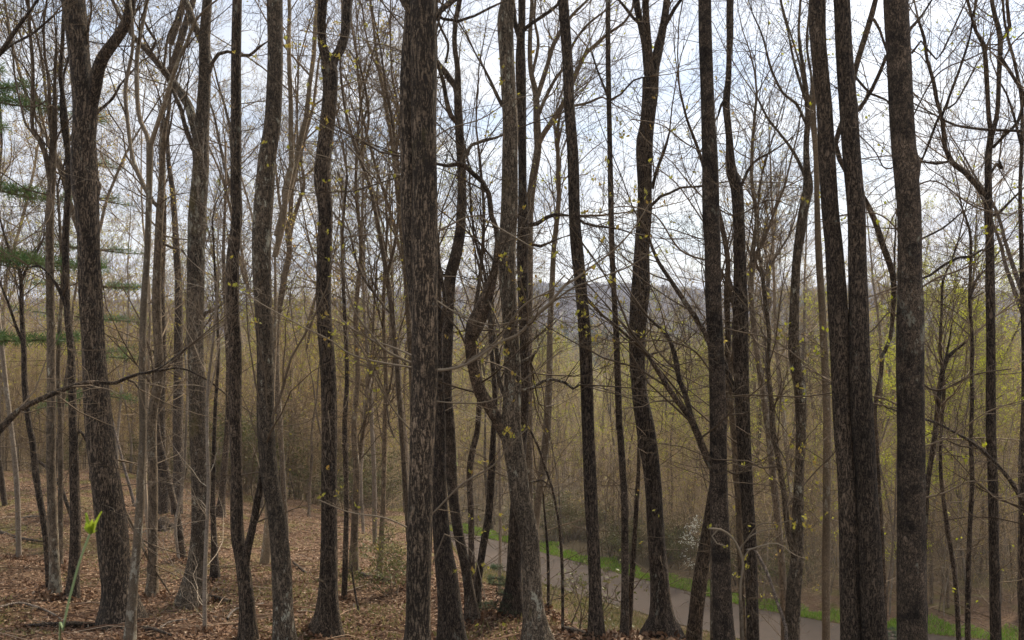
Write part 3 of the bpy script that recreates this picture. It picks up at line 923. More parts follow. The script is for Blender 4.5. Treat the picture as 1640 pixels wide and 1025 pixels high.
traced_tree("dark knobbly trunk narrowing sharply at a kink, beside the thin brown stem",
    [(1206, 1050, 22), (1206, 1025, 21), (1204, 950, 20), (1200, 850, 20), (1194, 760, 21), (1190, 684, 22), (1188, 620, 24), (1186, 560, 25), (1186, 500, 24), (1185, 400, 19), (1183, 342, 18), (1180, 300, 19), (1171, 270, 17), (1168, 220, 11), (1163, 170, 11), (1164, 150, 11), (1167, 120, 9), (1168, 60, 9), (1168, 0, 9), (1170, -50, 8)],
    [[(1184, 640, 9), (1172, 612, 8), (1163, 590, 8), (1156, 565, 6), (1150, 540, 5)], [(1163, 155, 4), (1155, 168, 4), (1150, 185, 3)],
     [(1168, 110, 4), (1172, 60, 5), (1173, 0, 4), (1176, -40, 4)], [(1178, 320, 5), (1190, 290, 5), (1206, 260, 4), (1232, 245, 3), (1258, 228, 2)]], Y=8.8, mat='dark', rough=0.07, twigs=1.4)
traced_tree("crooked dark trunk bulging at mid height, a thin limb rising from its left foot",
    [(1267, 1045, 25), (1268, 1025, 24), (1271, 950, 23), (1276, 900, 20), (1277, 850, 19), (1280, 760, 15), (1283, 684, 17), (1281, 620, 19), (1275, 590, 18), (1271, 560, 17), (1272, 500, 15), (1276, 420, 14), (1282, 375, 16), (1286, 342, 15), (1294, 300, 16), (1292, 270, 11), (1291, 230, 9), (1294, 180, 9), (1288, 120, 7), (1280, 60, 5), (1282, 0, 4)],
    [[(1276, 905, 12), (1270, 880, 10), (1262, 850, 9), (1257, 800, 9), (1251, 760, 9), (1244, 720, 10), (1238, 690, 10), (1235, 640, 8), (1230, 590, 7), (1232, 540, 6), (1228, 500, 7), (1221, 440, 6), (1215, 400, 5), (1213, 342, 4), (1220, 280, 3)],
     [(1293, 290, 6), (1272, 245, 5), (1248, 212, 4), (1230, 190, 4), (1215, 160, 3)],
     [(1292, 200, 5), (1275, 165, 5), (1255, 150, 4), (1235, 110, 4), (1222, 60, 3), (1205, 20, 2)],
     [(1294, 180, 5), (1300, 130, 4), (1292, 70, 4), (1297, 0, 3)],
     [(1290, 160, 5), (1272, 100, 4), (1262, 50, 3), (1250, 0, 3)]], Y=8.7, mat='lichen', twigs=1.6)
traced_tree("straight slim mottled stem with leafy tufts just left of the twin trunks",
    [(1323, 1045, 14), (1323, 1025, 13), (1323, 900, 13), (1324, 800, 12), (1325, 700, 13), (1322, 600, 12), (1317, 500, 11), (1312, 420, 11), (1309, 342, 9), (1307, 250, 9), (1302, 180, 9), (1305, 120, 7), (1300, 60, 6), (1302, 0, 5)],
    [[(1303, 200, 4), (1290, 150, 4), (1280, 100, 3), (1262, 40, 3)], [(1304, 150, 4), (1312, 110, 3), (1320, 60, 3)]], Y=9.6, mat='grey', twigs=2.0, buds=150, budmat='budgreen')
traced_tree("twin near-black trunks joined low down and parting upward, the widest pair on the right",
    [(1404, 1060, 44), (1401, 1025, 42), (1396, 950, 38), (1391, 850, 36), (1386, 760, 34), (1381, 684, 35), (1378, 600, 33), (1375, 500, 31), (1373, 420, 29), (1372, 342, 28), (1364, 250, 28), (1359, 170, 28), (1351, 70, 26), (1348, 0, 25), (1344, -60, 24)],
    [], Y=7.7, mat='dark', more_trunks=[[(1363, 1060, 34), (1363, 1025, 33), (1361, 950, 31), (1359, 850, 30), (1356, 760, 28), (1350, 684, 28), (1346, 600, 29), (1342, 500, 31), (1336, 400, 28), (1330, 342, 27), (1324, 250, 26), (1320, 170, 24), (1311, 70, 25), (1309, 0, 26), (1306, -60, 24)]], rough=0.04, twigs=1.2)
traced_tree("thick smooth brown trunk with dark blotches, widest single trunk on the right",
    [(1462, 1060, 48), (1461, 1025, 46), (1459, 850, 43), (1459, 684, 42), (1458, 600, 43), (1458, 500, 42), (1457, 450, 38), (1456, 342, 37), (1453, 300, 37), (1445, 200, 38), (1440, 100, 38), (1435, 0, 38), (1433, -60, 36)],
    [[(1455, 48, 5), (1465, 38, 5), (1476, 25, 4), (1490, 3, 3)], [(1460, 85, 4), (1475, 65, 4), (1500, 95, 3), (1520, 60, 3)], [(1462, 390, 3), (1480, 380, 3), (1510, 365, 3), (1540, 340, 2)]], Y=7.2, mat='brown', rough=0.035, twigs=1.4)
traced_tree("twisting tree threading between the twin trunks and the thick brown trunk",
    [(1417, 1040, 8), (1416, 950, 8), (1412, 860, 7), (1407, 760, 6), (1404, 700, 6), (1401, 655, 7), (1411, 600, 7), (1413, 570, 6), (1426, 540, 6), (1431, 480, 8), (1430, 440, 10), (1415, 395, 10), (1400, 350, 9), (1385, 320, 9), (1365, 290, 8), (1345, 255, 8), (1338, 230, 8), (1345, 205, 8), (1358, 170, 9), (1370, 110, 9), (1385, 60, 9), (1397, 20, 9), (1402, 0, 8), (1405, -50, 7)],
    [[(1352, 190, 7), (1375, 175, 7), (1392, 150, 6), (1408, 118, 6), (1420, 88, 5)], [(1399, 30, 5), (1410, 50, 4), (1420, 80, 4), (1436, 110, 3)],
     [(1368, 120, 4), (1395, 150, 4), (1420, 160, 3), (1440, 200, 3)],
     [(1431, 500, 4), (1432, 450, 4), (1433, 400, 3), (1435, 350, 2)]], Y=9.8, mat='brown', twigs=1.4)
traced_tree("slim snapped stem bent over at its top, right of the thick brown trunk",
    [(1481, 1040, 10), (1480, 950, 9), (1480, 880, 8), (1485, 780, 8), (1497, 700, 8), (1503, 640, 8), (1510, 592, 8), (1517, 572, 7), (1530, 560, 5), (1546, 548, 4)], [[(1513, 580, 4), (1520, 548, 3), (1524, 520, 2)]], Y=10.0, mat='dark', twigs=2)
traced_tree("thin wavering stem crossing low behind the slim snapped stem",
    [(1536, 1040, 8), (1530, 930, 7), (1518, 850, 7), (1507, 760, 6), (1508, 683, 5), (1512, 620, 5), (1506, 560, 5), (1508, 500, 4), (1510, 450, 4), (1523, 420, 3), (1533, 390, 3)], [], Y=10.3, mat='dark', twigs=2, name='sapling', cat='sapling')
traced_tree("thin dark stem rising to a spray of twigs left of the branching right-hand tree",
    [(1550, 1040, 9), (1550, 950, 8), (1553, 850, 7), (1557, 780, 7), (1555, 700, 7), (1557, 640, 6), (1556, 600, 6), (1557, 540, 5), (1553, 480, 5), (1555, 400, 5), (1552, 365, 4), (1540, 330, 3)], [[(1553, 480, 4), (1562, 450, 4), (1580, 430, 3)]], Y=9.8, mat='dark', twigs=2)
traced_tree("dark tree near the right edge with a tall fork and one heavy limb sweeping left",
    [(1596, 1045, 18), (1595, 1025, 17), (1592, 900, 15), (1590, 780, 15), (1587, 684, 15), (1587, 560, 14), (1586, 450, 14), (1585, 380, 13), (1583, 342, 13), (1583, 300, 11), (1583, 250, 10), (1588, 212, 10)],
    [[(1588, 218, 8), (1583, 180, 7), (1580, 120, 7), (1575, 70, 7), (1563, 50, 5), (1550, 0, 4)],
     [(1588, 218, 8), (1597, 180, 7), (1600, 120, 7), (1602, 60, 8), (1595, 30, 7), (1587, -10, 6)],
     [(1602, 64, 6), (1612, 55, 6), (1617, 40, 6), (1613, 5, 5)],
     [(1583, 316, 9), (1565, 297, 9), (1545, 275, 9), (1525, 260, 9), (1515, 240, 7), (1511, 210, 7), (1508, 185, 6), (1500, 160, 6), (1495, 130, 6), (1485, 95, 5), (1480, 60, 5), (1470, 30, 4)],
     [(1545, 275, 4), (1520, 258, 4), (1500, 262, 4), (1478, 258, 3)],
     [(1508, 180, 5), (1500, 195, 4), (1488, 228, 4), (1474, 262, 3)],
     [(1509, 185, 4), (1522, 150, 4), (1537, 110, 4), (1553, 60, 3), (1560, 15, 3)],
     [(1511, 175, 4), (1530, 165, 3), (1550, 130, 3), (1565, 100, 2)],
     [(1590, 236, 5), (1610, 215, 5), (1630, 195, 5), (1640, 160, 5), (1652, 120, 4)],
     [(1588, 345, 5), (1600, 340, 5), (1615, 325, 4), (1635, 305, 3)],
     [(1583, 402, 5), (1572, 400, 4), (1555, 410, 4), (1535, 412, 4), (1510, 425, 4), (1490, 440, 4), (1470, 448, 3)],
     [(1588, 275, 4), (1596, 262, 5), (1603, 268, 7), (1600, 255, 3)],
     [(1602, 90, 5), (1618, 115, 5), (1634, 140, 5), (1648, 165, 4)]], Y=8.9, mat='dark', twigs=1.7, buds=60, budmat='budgreen')
traced_tree("dark stem cut by the right edge of the view",
    [(1637, 1040, 11), (1638, 850, 10), (1640, 700, 9), (1640, 560, 8), (1636, 400, 7), (1634, 300, 6), (1637, 230, 6), (1636, 160, 5), (1625, 100, 5), (1612, 50, 4), (1606, 0, 4)],
    [[(1637, 240, 4), (1625, 190, 4), (1612, 150, 3), (1600, 130, 3)]], Y=9.3, mat='dark', twigs=2, buds=60, budmat='budgreen')
traced_tree("trunk outside the right edge, its long low branch reaching in up to the left",
    [(1735, 1045, 28), (1733, 900, 26), (1730, 600, 24), (1726, 300, 22), (1722, 0, 20)],
    [[(1733, 930, 10), (1700, 880, 9), (1665, 835, 8), (1640, 805, 7), (1615, 765, 6), (1590, 737, 6), (1560, 710, 5), (1530, 693, 4), (1500, 677, 4), (1450, 662, 3), (1420, 652, 2)],
     [(1728, 250, 8), (1690, 220, 6), (1640, 210, 5), (1580, 207, 4), (1530, 200, 4), (1500, 185, 3)]], Y=8.6, mat='dark', twigs=1.4)
traced_tree("trunk outside the left edge, its long dark branch crossing the stout furrowed tree",
    [(-75, 1040, 30), (-72, 900, 28), (-68, 600, 26), (-70, 300, 24), (-66, 0, 22)],
    [[(-70, 745, 14), (-35, 715, 12), (0, 688, 11), (30, 657, 9), (60, 641, 9), (100, 624, 8), (140, 612, 7), (185, 613, 6), (200, 606, 6), (225, 598, 5), (262, 592, 4), (282, 588, 4), (300, 592, 3), (335, 610, 3), (368, 636, 2)],
     [(185, 612, 4), (215, 600, 4), (250, 592, 3), (275, 575, 3), (300, 556, 3)],
     [(205, 608, 4), (215, 612, 3), (222, 622, 2)],
     [(-68, 130, 9), (-30, 112, 8), (0, 84, 7), (20, 55, 7), (38, 30, 5), (60, 0, 4)],
     [(-5, 92, 5), (20, 70, 4), (50, 55, 4), (85, 25, 3)]], Y=8.2, mat='brown', twigs=1.2)
traced_tree("far-left brown trunk that divides into thin upright stems, second from the left edge",
    [(88, 955, 18), (88, 920, 16), (85, 850, 15), (82, 760, 14), (82, 684, 14), (82, 550, 13), (80, 450, 13), (80, 350, 12), (83, 290, 12), (85, 235, 11), (88, 180, 8), (88, 130, 5), (90, 80, 4), (90, 62, 3)],
    [[(82, 300, 8), (77, 270, 8), (72, 245, 8), (62, 222, 7), (52, 205, 6), (52, 150, 6), (52, 100, 6), (48, 50, 5), (45, 0, 5), (42, -40, 4)],
     [(64, 225, 5), (50, 210, 4), (40, 195, 4), (33, 165, 3), (25, 130, 3), (20, 80, 3)],
     [(86, 240, 6), (80, 190, 6), (78, 130, 5), (72, 90, 4), (70, 40, 4), (75, 0, 3)]], mat='mid', twigs=1.8)
traced_tree("dark wavering trunk close left of the stout furrowed tree",
    [(115, 962, 19), (118, 920, 17), (121, 850, 16), (119, 760, 15), (117, 684, 13), (115, 600, 12), (114, 560, 11), (108, 500, 10), (105, 400, 11), (107, 342, 10), (110, 280, 10), (107, 220, 9), (103, 170, 8), (97, 120, 7), (100, 70, 6), (103, 0, 5)],
    [[(105, 235, 5), (98, 180, 5), (102, 120, 4), (112, 80, 4), (108, 20, 3)], [(108, 495, 6), (95, 465, 5), (80, 440, 4), (62, 425, 3), (48, 427, 2)], [(112, 700, 6), (128, 690, 6), (140, 705, 7)]], mat='dark', twigs=1.8)
traced_tree("crooked dark stem bending left at mid height near the left edge",
    [(79, 948, 11), (77, 900, 10), (72, 850, 10), (64, 800, 10), (58, 760, 10), (51, 700, 10), (47, 684, 9), (40, 620, 9), (38, 560, 8), (35, 500, 7), (33, 440, 6), (22, 415, 5), (10, 385, 4), (0, 350, 3)],
    [[(35, 545, 5), (25, 520, 4), (15, 490, 4), (3, 460, 3)], [(34, 450, 5), (45, 425, 4), (60, 400, 4), (70, 380, 3)]], mat='dark', twigs=1.8)
traced_tree("pale slim stem at the left edge, leaning left as it rises",
    [(30, 898, 9), (29, 820, 8), (25, 750, 8), (18, 684, 7), (10, 620, 7), (3, 555, 7), (-6, 480, 6), (-14, 400, 5), (-20, 300, 4)], [], mat='pale', twigs=1.5)
traced_tree("pale straight stem half hidden behind the far-left brown trunk",
    [(97, 908, 9), (97, 800, 8), (97, 684, 8), (93, 600, 7), (96, 520, 7), (100, 450, 6), (97, 380, 5), (92, 300, 4)], [], mat='mid', twigs=1.8)
traced_tree("dark trunk deep in the left woods whose foot stands by the burrow",
    [(265, 822, 20), (262, 780, 17), (258, 720, 15), (257, 640, 14), (260, 560, 12), (258, 450, 11), (262, 350, 9), (258, 250, 7), (262, 180, 5)], [], mat='dark', twigs=1.8)
traced_tree("bowed thin trunk leaning left, between the grey broken trunk and the long-limbed tree",
    [(293, 900, 11), (290, 870, 11), (285, 830, 10), (275, 790, 10), (263, 740, 9), (254, 700, 8), (250, 660, 7), (246, 620, 5)], [], mat='brown', twigs=1)
traced_tree("thin pale whip rising beside the bowed thin trunk",
    [(287, 902, 5), (283, 870, 5), (281, 840, 5), (288, 800, 5), (295, 750, 4), (298, 690, 4), (300, 620, 3), (296, 560, 3)], [], mat='pale', twigs=1, name='sapling', cat='sapling')
traced_tree("thin pale sapling standing in front of the long-limbed tree's right edge",
    [(328, 1040, 8), (328, 1010, 7), (328, 930, 7), (331, 850, 6), (334, 780, 6), (332, 700, 5), (333, 620, 5), (341, 550, 4), (348, 470, 4), (350, 455, 3)], [[(335, 630, 3), (345, 590, 3), (352, 540, 2), (362, 500, 2)]], Y=8.7, mat='pale', twigs=1.5, name='sapling', cat='sapling')
traced_tree("short dark stem behind the right foot of the long-limbed tree",
    [(345, 932, 13), (343, 870, 10), (341, 810, 8), (342, 740, 7), (345, 650, 6), (350, 560, 5), (345, 450, 4), (340, 350, 3)], [], mat='brown', twigs=1.8)
traced_tree("leaning dark trunk deep in the woods left of the dark straight trunk",
    [(352, 826, 14), (356, 790, 11), (360, 740, 10), (364, 690, 9), (366, 600, 8), (362, 500, 7), (358, 400, 5), (362, 300, 4)], [], mat='dark', twigs=1.8)
traced_tree("snaking stem seen just right of the smooth greyish trunk, with a high V fork",
    [(458, 860, 10), (455, 800, 9), (452, 740, 8), (449, 683, 8), (444, 600, 8), (444, 520, 8), (450, 480, 9), (456, 440, 10), (463, 410, 9), (463, 375, 9)],
    [[(463, 380, 8), (456, 355, 6), (448, 325, 5), (444, 290, 4), (440, 255, 3)], [(463, 380, 8), (470, 350, 7), (480, 320, 6), (487, 290, 5), (478, 240, 4), (476, 190, 3), (478, 100, 3)]], mat='mid', twigs=2.5, buds=150)
traced_tree("thin dark stem right of the cup-forked trunk, standing alone",
    [(551, 965, 10), (553, 900, 9), (555, 800, 8), (552, 684, 8), (556, 600, 7), (551, 480, 6), (548, 380, 5), (556, 280, 4)], [], mat='dark', twigs=2.2, buds=60)
traced_tree("slim trunk with a thin companion stem between the cup-forked and thickest furrowed trunks",
    [(566, 920, 15), (568, 850, 12), (571, 760, 11), (567, 684, 9), (573, 600, 8), (570, 500, 8), (578, 400, 6), (570, 300, 5), (574, 200, 4)],
    [[(570, 790, 7), (576, 730, 7), (583, 684, 7), (590, 620, 6), (596, 560, 5), (600, 480, 4)]], mat='mid', twigs=2.2, buds=120)
traced_tree("straight thin stem left of the thickest furrowed trunk, foot beside a log",
    [(607, 932, 10), (611, 860, 9), (614, 800, 8), (616, 700, 8), (618, 600, 7), (614, 500, 6), (618, 400, 5)], [[(620, 640, 4), (628, 600, 3), (632, 560, 3)]], mat='mid', twigs=2.4, buds=80)
traced_tree("long stem leaning left as it climbs, at the left edge of the thickest trunk",
    [(656, 880, 9), (652, 820, 8), (648, 760, 8), (643, 684, 8), (637, 600, 8), (628, 500, 8), (618, 430, 8), (602, 342, 7), (590, 290, 6), (575, 250, 6), (560, 205, 5), (549, 150, 4), (545, 90, 4), (548, 20, 3)],
    [[(628, 505, 4), (600, 470, 4), (575, 430, 4), (560, 370, 3)], [(620, 440, 5), (634, 380, 5), (640, 300, 4), (632, 220, 4), (620, 150, 4), (610, 80, 3)],
     [(632, 700, 3), (624, 680, 3), (620, 650, 3)], [(575, 250, 4), (590, 200, 4), (585, 140, 4), (570, 80, 3), (560, 20, 3)]], Y=12.5, mat='mid', twigs=3, buds=150)
traced_tree("brown stem fanning into a broom of thin upright limbs left of the thickest trunk",
    [(668, 900, 10), (664, 760, 9), (660, 620, 9), (655, 520, 9), (648, 420, 8), (640, 340, 8), (632, 260, 7), (620, 180, 6), (605, 100, 5), (598, 40, 4), (592, -10, 4)],
    [[(648, 430, 5), (625, 340, 5), (600, 260, 4), (580, 180, 4), (572, 100, 3)], [(640, 345, 5), (634, 250, 5), (622, 160, 4), (590, 70, 3), (580, 10, 3)], [(632, 260, 4), (640, 190, 4), (628, 120, 3), (625, 40, 3)]], Y=14, mat='mid', twigs=3, buds=200, budmat='budpale')
traced_tree("thin curved stem, left of the two beside the grassy road end",
    [(757, 940, 12), (755, 880, 10), (755, 830, 10), (752, 760, 10), (757, 720, 10), (765, 684, 9), (768, 600, 8), (760, 520, 7), (770, 430, 6), (775, 340, 5), (768, 250, 4)], [], Y=13, mat='dark', twigs=2, buds=60)
traced_tree("thin curved stem leaning left into the foot of the pale blotched trunk's S-shaped limb",
    [(763, 985, 14), (766, 930, 12), (773, 880, 12), (783, 820, 12), (787, 760, 12), (790, 700, 9), (793, 640, 8), (787, 560, 7), (782, 480, 6), (775, 430, 5)], [], mat='dark', twigs=2, buds=60)
traced_tree("whitish sapling standing straight between the curved stems and the pale blotched trunk",
    [(800, 955, 6), (801, 880, 5), (801, 800, 5), (800, 700, 4), (803, 620, 3)], [], Y=12.5, mat='pale', twigs=2, name='sapling', cat='sapling')
traced_tree("bare zigzag sapling in front of the road, left of the straight black trunk",
    [(901, 1008, 5), (901, 940, 5), (899, 880, 5), (894, 830, 4), (884, 780, 4), (872, 745, 4), (862, 715, 3), (850, 690, 3)], [[(884, 780, 3), (868, 768, 2), (850, 772, 2)]], Y=9.5, mat='brown', twigs=1, name='sapling', cat='sapling')
traced_tree("short dark sapling at the road's edge beside the zigzag one",
    [(878, 975, 5), (878, 900, 5), (875, 850, 4), (872, 820, 3), (870, 790, 3)], [], Y=10.5, mat='dark', twigs=1, name='sapling', cat='sapling')
traced_tree("mid-distance crooked tree showing between the knobbly trunk and the crooked bulging one",
    [(1255, 960, 12), (1250, 880, 11), (1240, 780, 11), (1230, 690, 10), (1222, 630, 10), (1212, 560, 9), (1203, 470, 9), (1205, 410, 8), (1212, 350, 7), (1204, 290, 6), (1206, 220, 5), (1212, 150, 4)],
    [[(1205, 440, 6), (1214, 400, 6), (1225, 380, 5), (1240, 340, 4), (1256, 300, 4)], [(1208, 420, 6), (1225, 440, 5), (1240, 415, 4), (1262, 380, 3)]], Y=13, mat='mid', twigs=2.5, buds=200, budmat='budpale')

# ------------------------------------------------------------------ understory limbs crossing in front
def spray(label, trunk, limbs, Y, buds, mat='twigpale', tmat='mid', size=0.036, sub=5.0, name='understory_tree', budmat='bud', seed=1, cat='tree'):
    R = random.Random(seed)
    W = to_world(trunk, Y)
    gx, gy = W[0][0], W[0][1]
    gz = h1(gx, gy)
    if W[0][2] > gz:
        W.insert(0, [gx, gy, gz - 0.2, W[0][3] * 1.1])
    base = Vector((gx, gy, gz))
    root = empty(name, base, label, cat)
    L0 = lambda path: [[p[0] - base.x, p[1] - base.y, p[2] - base.z, p[3]] for p in path]
    trunk_mesh('trunk', L0(W), M[tmat], root, sides=10, seed=seed, rough=0.03)
    acc = Acc()
    tips = []
    for li, (drift, limb) in enumerate(limbs):
        QL = smooth_path(L0(to_world(limb, Y, drift)), 0.05)
        ba = Acc()
        ba.tube([tuple(q[:3]) for q in QL], [max(0.0022, q[3] * 0.8) for q in QL], 7)
        ba.build('branch', M[mat], root)
        n = len(QL)
        ln = n * 0.05
        for i in range(int(ln * sub)):
            j = min(n - 2, int(n * (0.1 + 0.9 * (i + R.random()) / (ln * sub))))
            d = norm(tuple(QL[j + 1, :3] - QL[j, :3]))
            a = norm((R.gauss(0, 1), R.gauss(0, 1), R.gauss(0.25, 0.7)))
            nd = norm(tuple(d[c] * 0.9 + a[c] * 0.75 for c in range(3)))
            grow(acc, tuple(QL[j, :3]), nd, R.uniform(0.25, 0.8), max(0.0022, QL[j, 3] * 0.5), 2, 3, R, kids=(4, 4, 3), rmin=0.0017, tips=tips, up=0.03, wander=0.2)
        tips.append(tuple(QL[-1, :3]))
    acc.build('crown', M['twig'], root)
    R.shuffle(tips)
    C = []
    for t in tips[:buds]:
        for _ in range(3):
            C.append(tuple(t[c] + R.gauss(0, 0.008) for c in range(3)))
    if C:
        v, f = leaf_quads(C, size, np.random.default_rng(seed), aspect=0.6, upright=1.3, fold=0.3)
        link_mesh('leaves', v, f, M[budmat], root, False)
    return root


spray("understory tree spreading thin yellow-leaved limbs on both sides of the thickest furrowed trunk",
      [(684, 1060, 13), (683, 800, 12), (682, 590, 11), (680, 300, 8), (678, 100, 5), (676, 20, 3)],
      [(-0.25, [(684, 592, 6), (708, 592, 6), (735, 587, 6), (760, 575, 6), (800, 548, 6), (830, 535, 6), (858, 505, 6), (885, 480, 6), (905, 456, 6), (922, 446, 5), (950, 425, 4), (985, 398, 4), (1015, 365, 3), (1040, 325, 2)]),
       (-0.45, [(735, 586, 5), (770, 565, 5), (800, 540, 4), (828, 500, 4), (850, 480, 4), (880, 465, 3), (905, 440, 3)]),
       (-0.3, [(860, 505, 4), (910, 465, 4), (950, 448, 3), (1010, 425, 3), (1060, 390, 2)]),
       (-0.35, [(684, 592, 4), (660, 588, 4), (600, 578, 4), (560, 566, 3.5), (530, 545, 3), (480, 520, 3), (420, 487, 2.5), (392, 468, 2)]),
       (-0.15, [(684, 590, 5), (665, 583, 5), (620, 562, 5), (598, 538, 4), (572, 505, 4), (556, 460, 3.5), (548, 410, 3), (545, 360, 2)]),
       (0.2, [(684, 580, 4), (640, 560, 4), (600, 545, 3), (570, 530, 3), (535, 500, 2)]),
       (-0.4, [(684, 700, 4), (660, 690, 4), (620, 640, 3), (580, 560, 3), (555, 520, 2)]),
       (-0.5, [(684, 350, 4), (640, 330, 3), (590, 270, 3), (540, 215, 2.5), (500, 190, 2), (470, 150, 2)]),
       (-0.35, [(682, 300, 3), (640, 280, 3), (580, 275, 2.5), (520, 250, 2), (460, 240, 2)]),
       (-0.5, [(682, 230, 3), (720, 205, 3), (770, 190, 2.5), (820, 160, 2), (860, 150, 2)]),
       (-0.2, [(682, 380, 4), (720, 360, 4), (760, 345, 3), (800, 365, 3), (860, 400, 2.5)]),
       (-0.55, [(682, 120, 3), (640, 80, 3), (560, 60, 2), (480, 48, 2)]),
       (-0.3, [(684, 470, 4), (730, 500, 3), (790, 520, 3), (870, 505, 2.5), (930, 530, 2)]),
       (-0.6, [(684, 640, 3), (730, 645, 3), (790, 640, 2.5), (850, 600, 2), (900, 560, 2)]),
       (-0.4, [(684, 830, 4), (700, 815, 4), (740, 775, 4), (790, 745, 3.5), (815, 715, 3), (845, 685, 2.5)]),
       (-0.4, [(694, 900, 3), (706, 870, 3), (712, 855, 3), (735, 868, 2.5), (760, 890, 2), (778, 960, 2)]),
       (-0.5, [(684, 860, 3), (620, 830, 3), (560, 820, 2.5), (510, 800, 2)])],
      7.9, 230, seed=5)
spray("slender understory tree whose thin level twigs cross the trunk with mossy limbs",
      [(1141, 1060, 8), (1142, 700, 8), (1143, 400, 6), (1140, 200, 4), (1138, 60, 2)],
      [(-0.3, [(1142, 520, 4), (1180, 530, 3), (1240, 545, 3), (1300, 590, 2.5), (1340, 620, 2)]),
       (-0.4, [(1142, 600, 4), (1110, 560, 4), (1060, 545, 3), (1000, 548, 2.5), (950, 540, 2)]),
       (-0.3, [(1142, 420, 4), (1090, 400, 4), (1050, 345, 3), (1000, 330, 2.5), (960, 340, 2)]),
       (-0.5, [(1143, 330, 3), (1180, 345, 3), (1230, 320, 2.5), (1270, 330, 2)]),
       (-0.2, [(1142, 380, 3), (1110, 330, 3), (1080, 290, 2.5), (1040, 260, 2)]),
       (-0.5, [(1142, 640, 3), (1200, 632, 3), (1280, 635, 3), (1350, 628, 2.5), (1430, 640, 2)]),
       (-0.2, [(1142, 740, 3), (1180, 760, 3), (1200, 745, 3), (1230, 730, 2), (1250, 700, 2)]),
       (0.2, [(1142, 250, 3), (1100, 230, 3), (1060, 200, 2.5), (1010, 190, 2)])],
      8.5, 110, seed=9, mat='twig')
spray("thin understory tree hidden behind the thick brown trunk, its fine twigs reaching right",
      [(1462, 1060, 10), (1462, 700, 9), (1462, 400, 7), (1458, 250, 5), (1450, 120, 3)],
      [(-0.3, [(1462, 660, 5), (1420, 640, 4), (1380, 630, 3), (1330, 612, 2.5), (1290, 600, 2)]),
       (-0.4, [(1462, 600, 4), (1500, 625, 4), (1560, 600, 3), (1620, 590, 2.5)]),
       (-0.3, [(1462, 560, 4), (1430, 500, 3), (1395, 530, 3), (1340, 560, 2)]),
       (-0.2, [(1462, 470, 4), (1500, 445, 4), (1560, 420, 3), (1600, 360, 2.5), (1640, 330, 2)]),
       (-0.4, [(1462, 400, 4), (1420, 350, 3), (1380, 340, 3), (1310, 352, 2)]),
       (-0.3, [(1460, 300, 4), (1500, 290, 3), (1560, 330, 3), (1620, 345, 2)]),
       (-0.2, [(1458, 250, 3), (1420, 270, 3), (1400, 240, 2.5), (1360, 200, 2)]),
       (-0.3, [(1455, 200, 3), (1500, 120, 3), (1560, 90, 2.5), (1620, 60, 2)]),
       (-0.2, [(1462, 800, 4), (1510, 790, 4), (1560, 770, 3), (1600, 800, 2.5), (1640, 790, 2)]),
       (-0.3, [(1462, 720, 4), (1520, 700, 3), (1580, 660, 3), (1640, 640, 2)])],
      8.3, 60, seed=21, budmat='budgreen', mat='twig')
spray("arching bent sapling hooping over between the dark trunks at the road's edge",
      [(1190, 1050, 6), (1186, 960, 6)],
      [(-0.1, [(1186, 965, 5), (1186, 935, 5), (1190, 905, 5), (1184, 880, 5), (1172, 860, 5), (1155, 848, 5), (1135, 846, 4)]),
       (-0.3, [(1188, 900, 3), (1200, 880, 3), (1215, 875, 3), (1245, 870, 2.5), (1272, 888, 2), (1292, 895, 2)]),
       (0.2, [(1184, 880, 3), (1200, 860, 3), (1220, 850, 2.5), (1245, 845, 2)]),
       (-0.3, [(1150, 848, 3), (1140, 858, 3), (1148, 870, 2.5), (1165, 875, 2)]),
       (-0.3, [(1188, 875, 3), (1215, 840, 2.5), (1245, 838, 2), (1270, 832, 2)])],
      7.9, 26, seed=31, name='sapling', cat='sapling', sub=2.5)
spray("broken pale dead pole leaning against the foot of the crooked bulging trunk",
      [(1259, 1035, 6), (1257, 1000, 6), (1245, 965, 5), (1232, 925, 5), (1220, 900, 5), (1210, 882, 5)], [(0.1, [(1212, 886, 4), (1204, 878, 3), (1195, 880, 3)])], 8.5, 0, seed=41, tmat='deadwood', mat='deadwood', name='leaning_pole', cat='dead branch', sub=0.5)


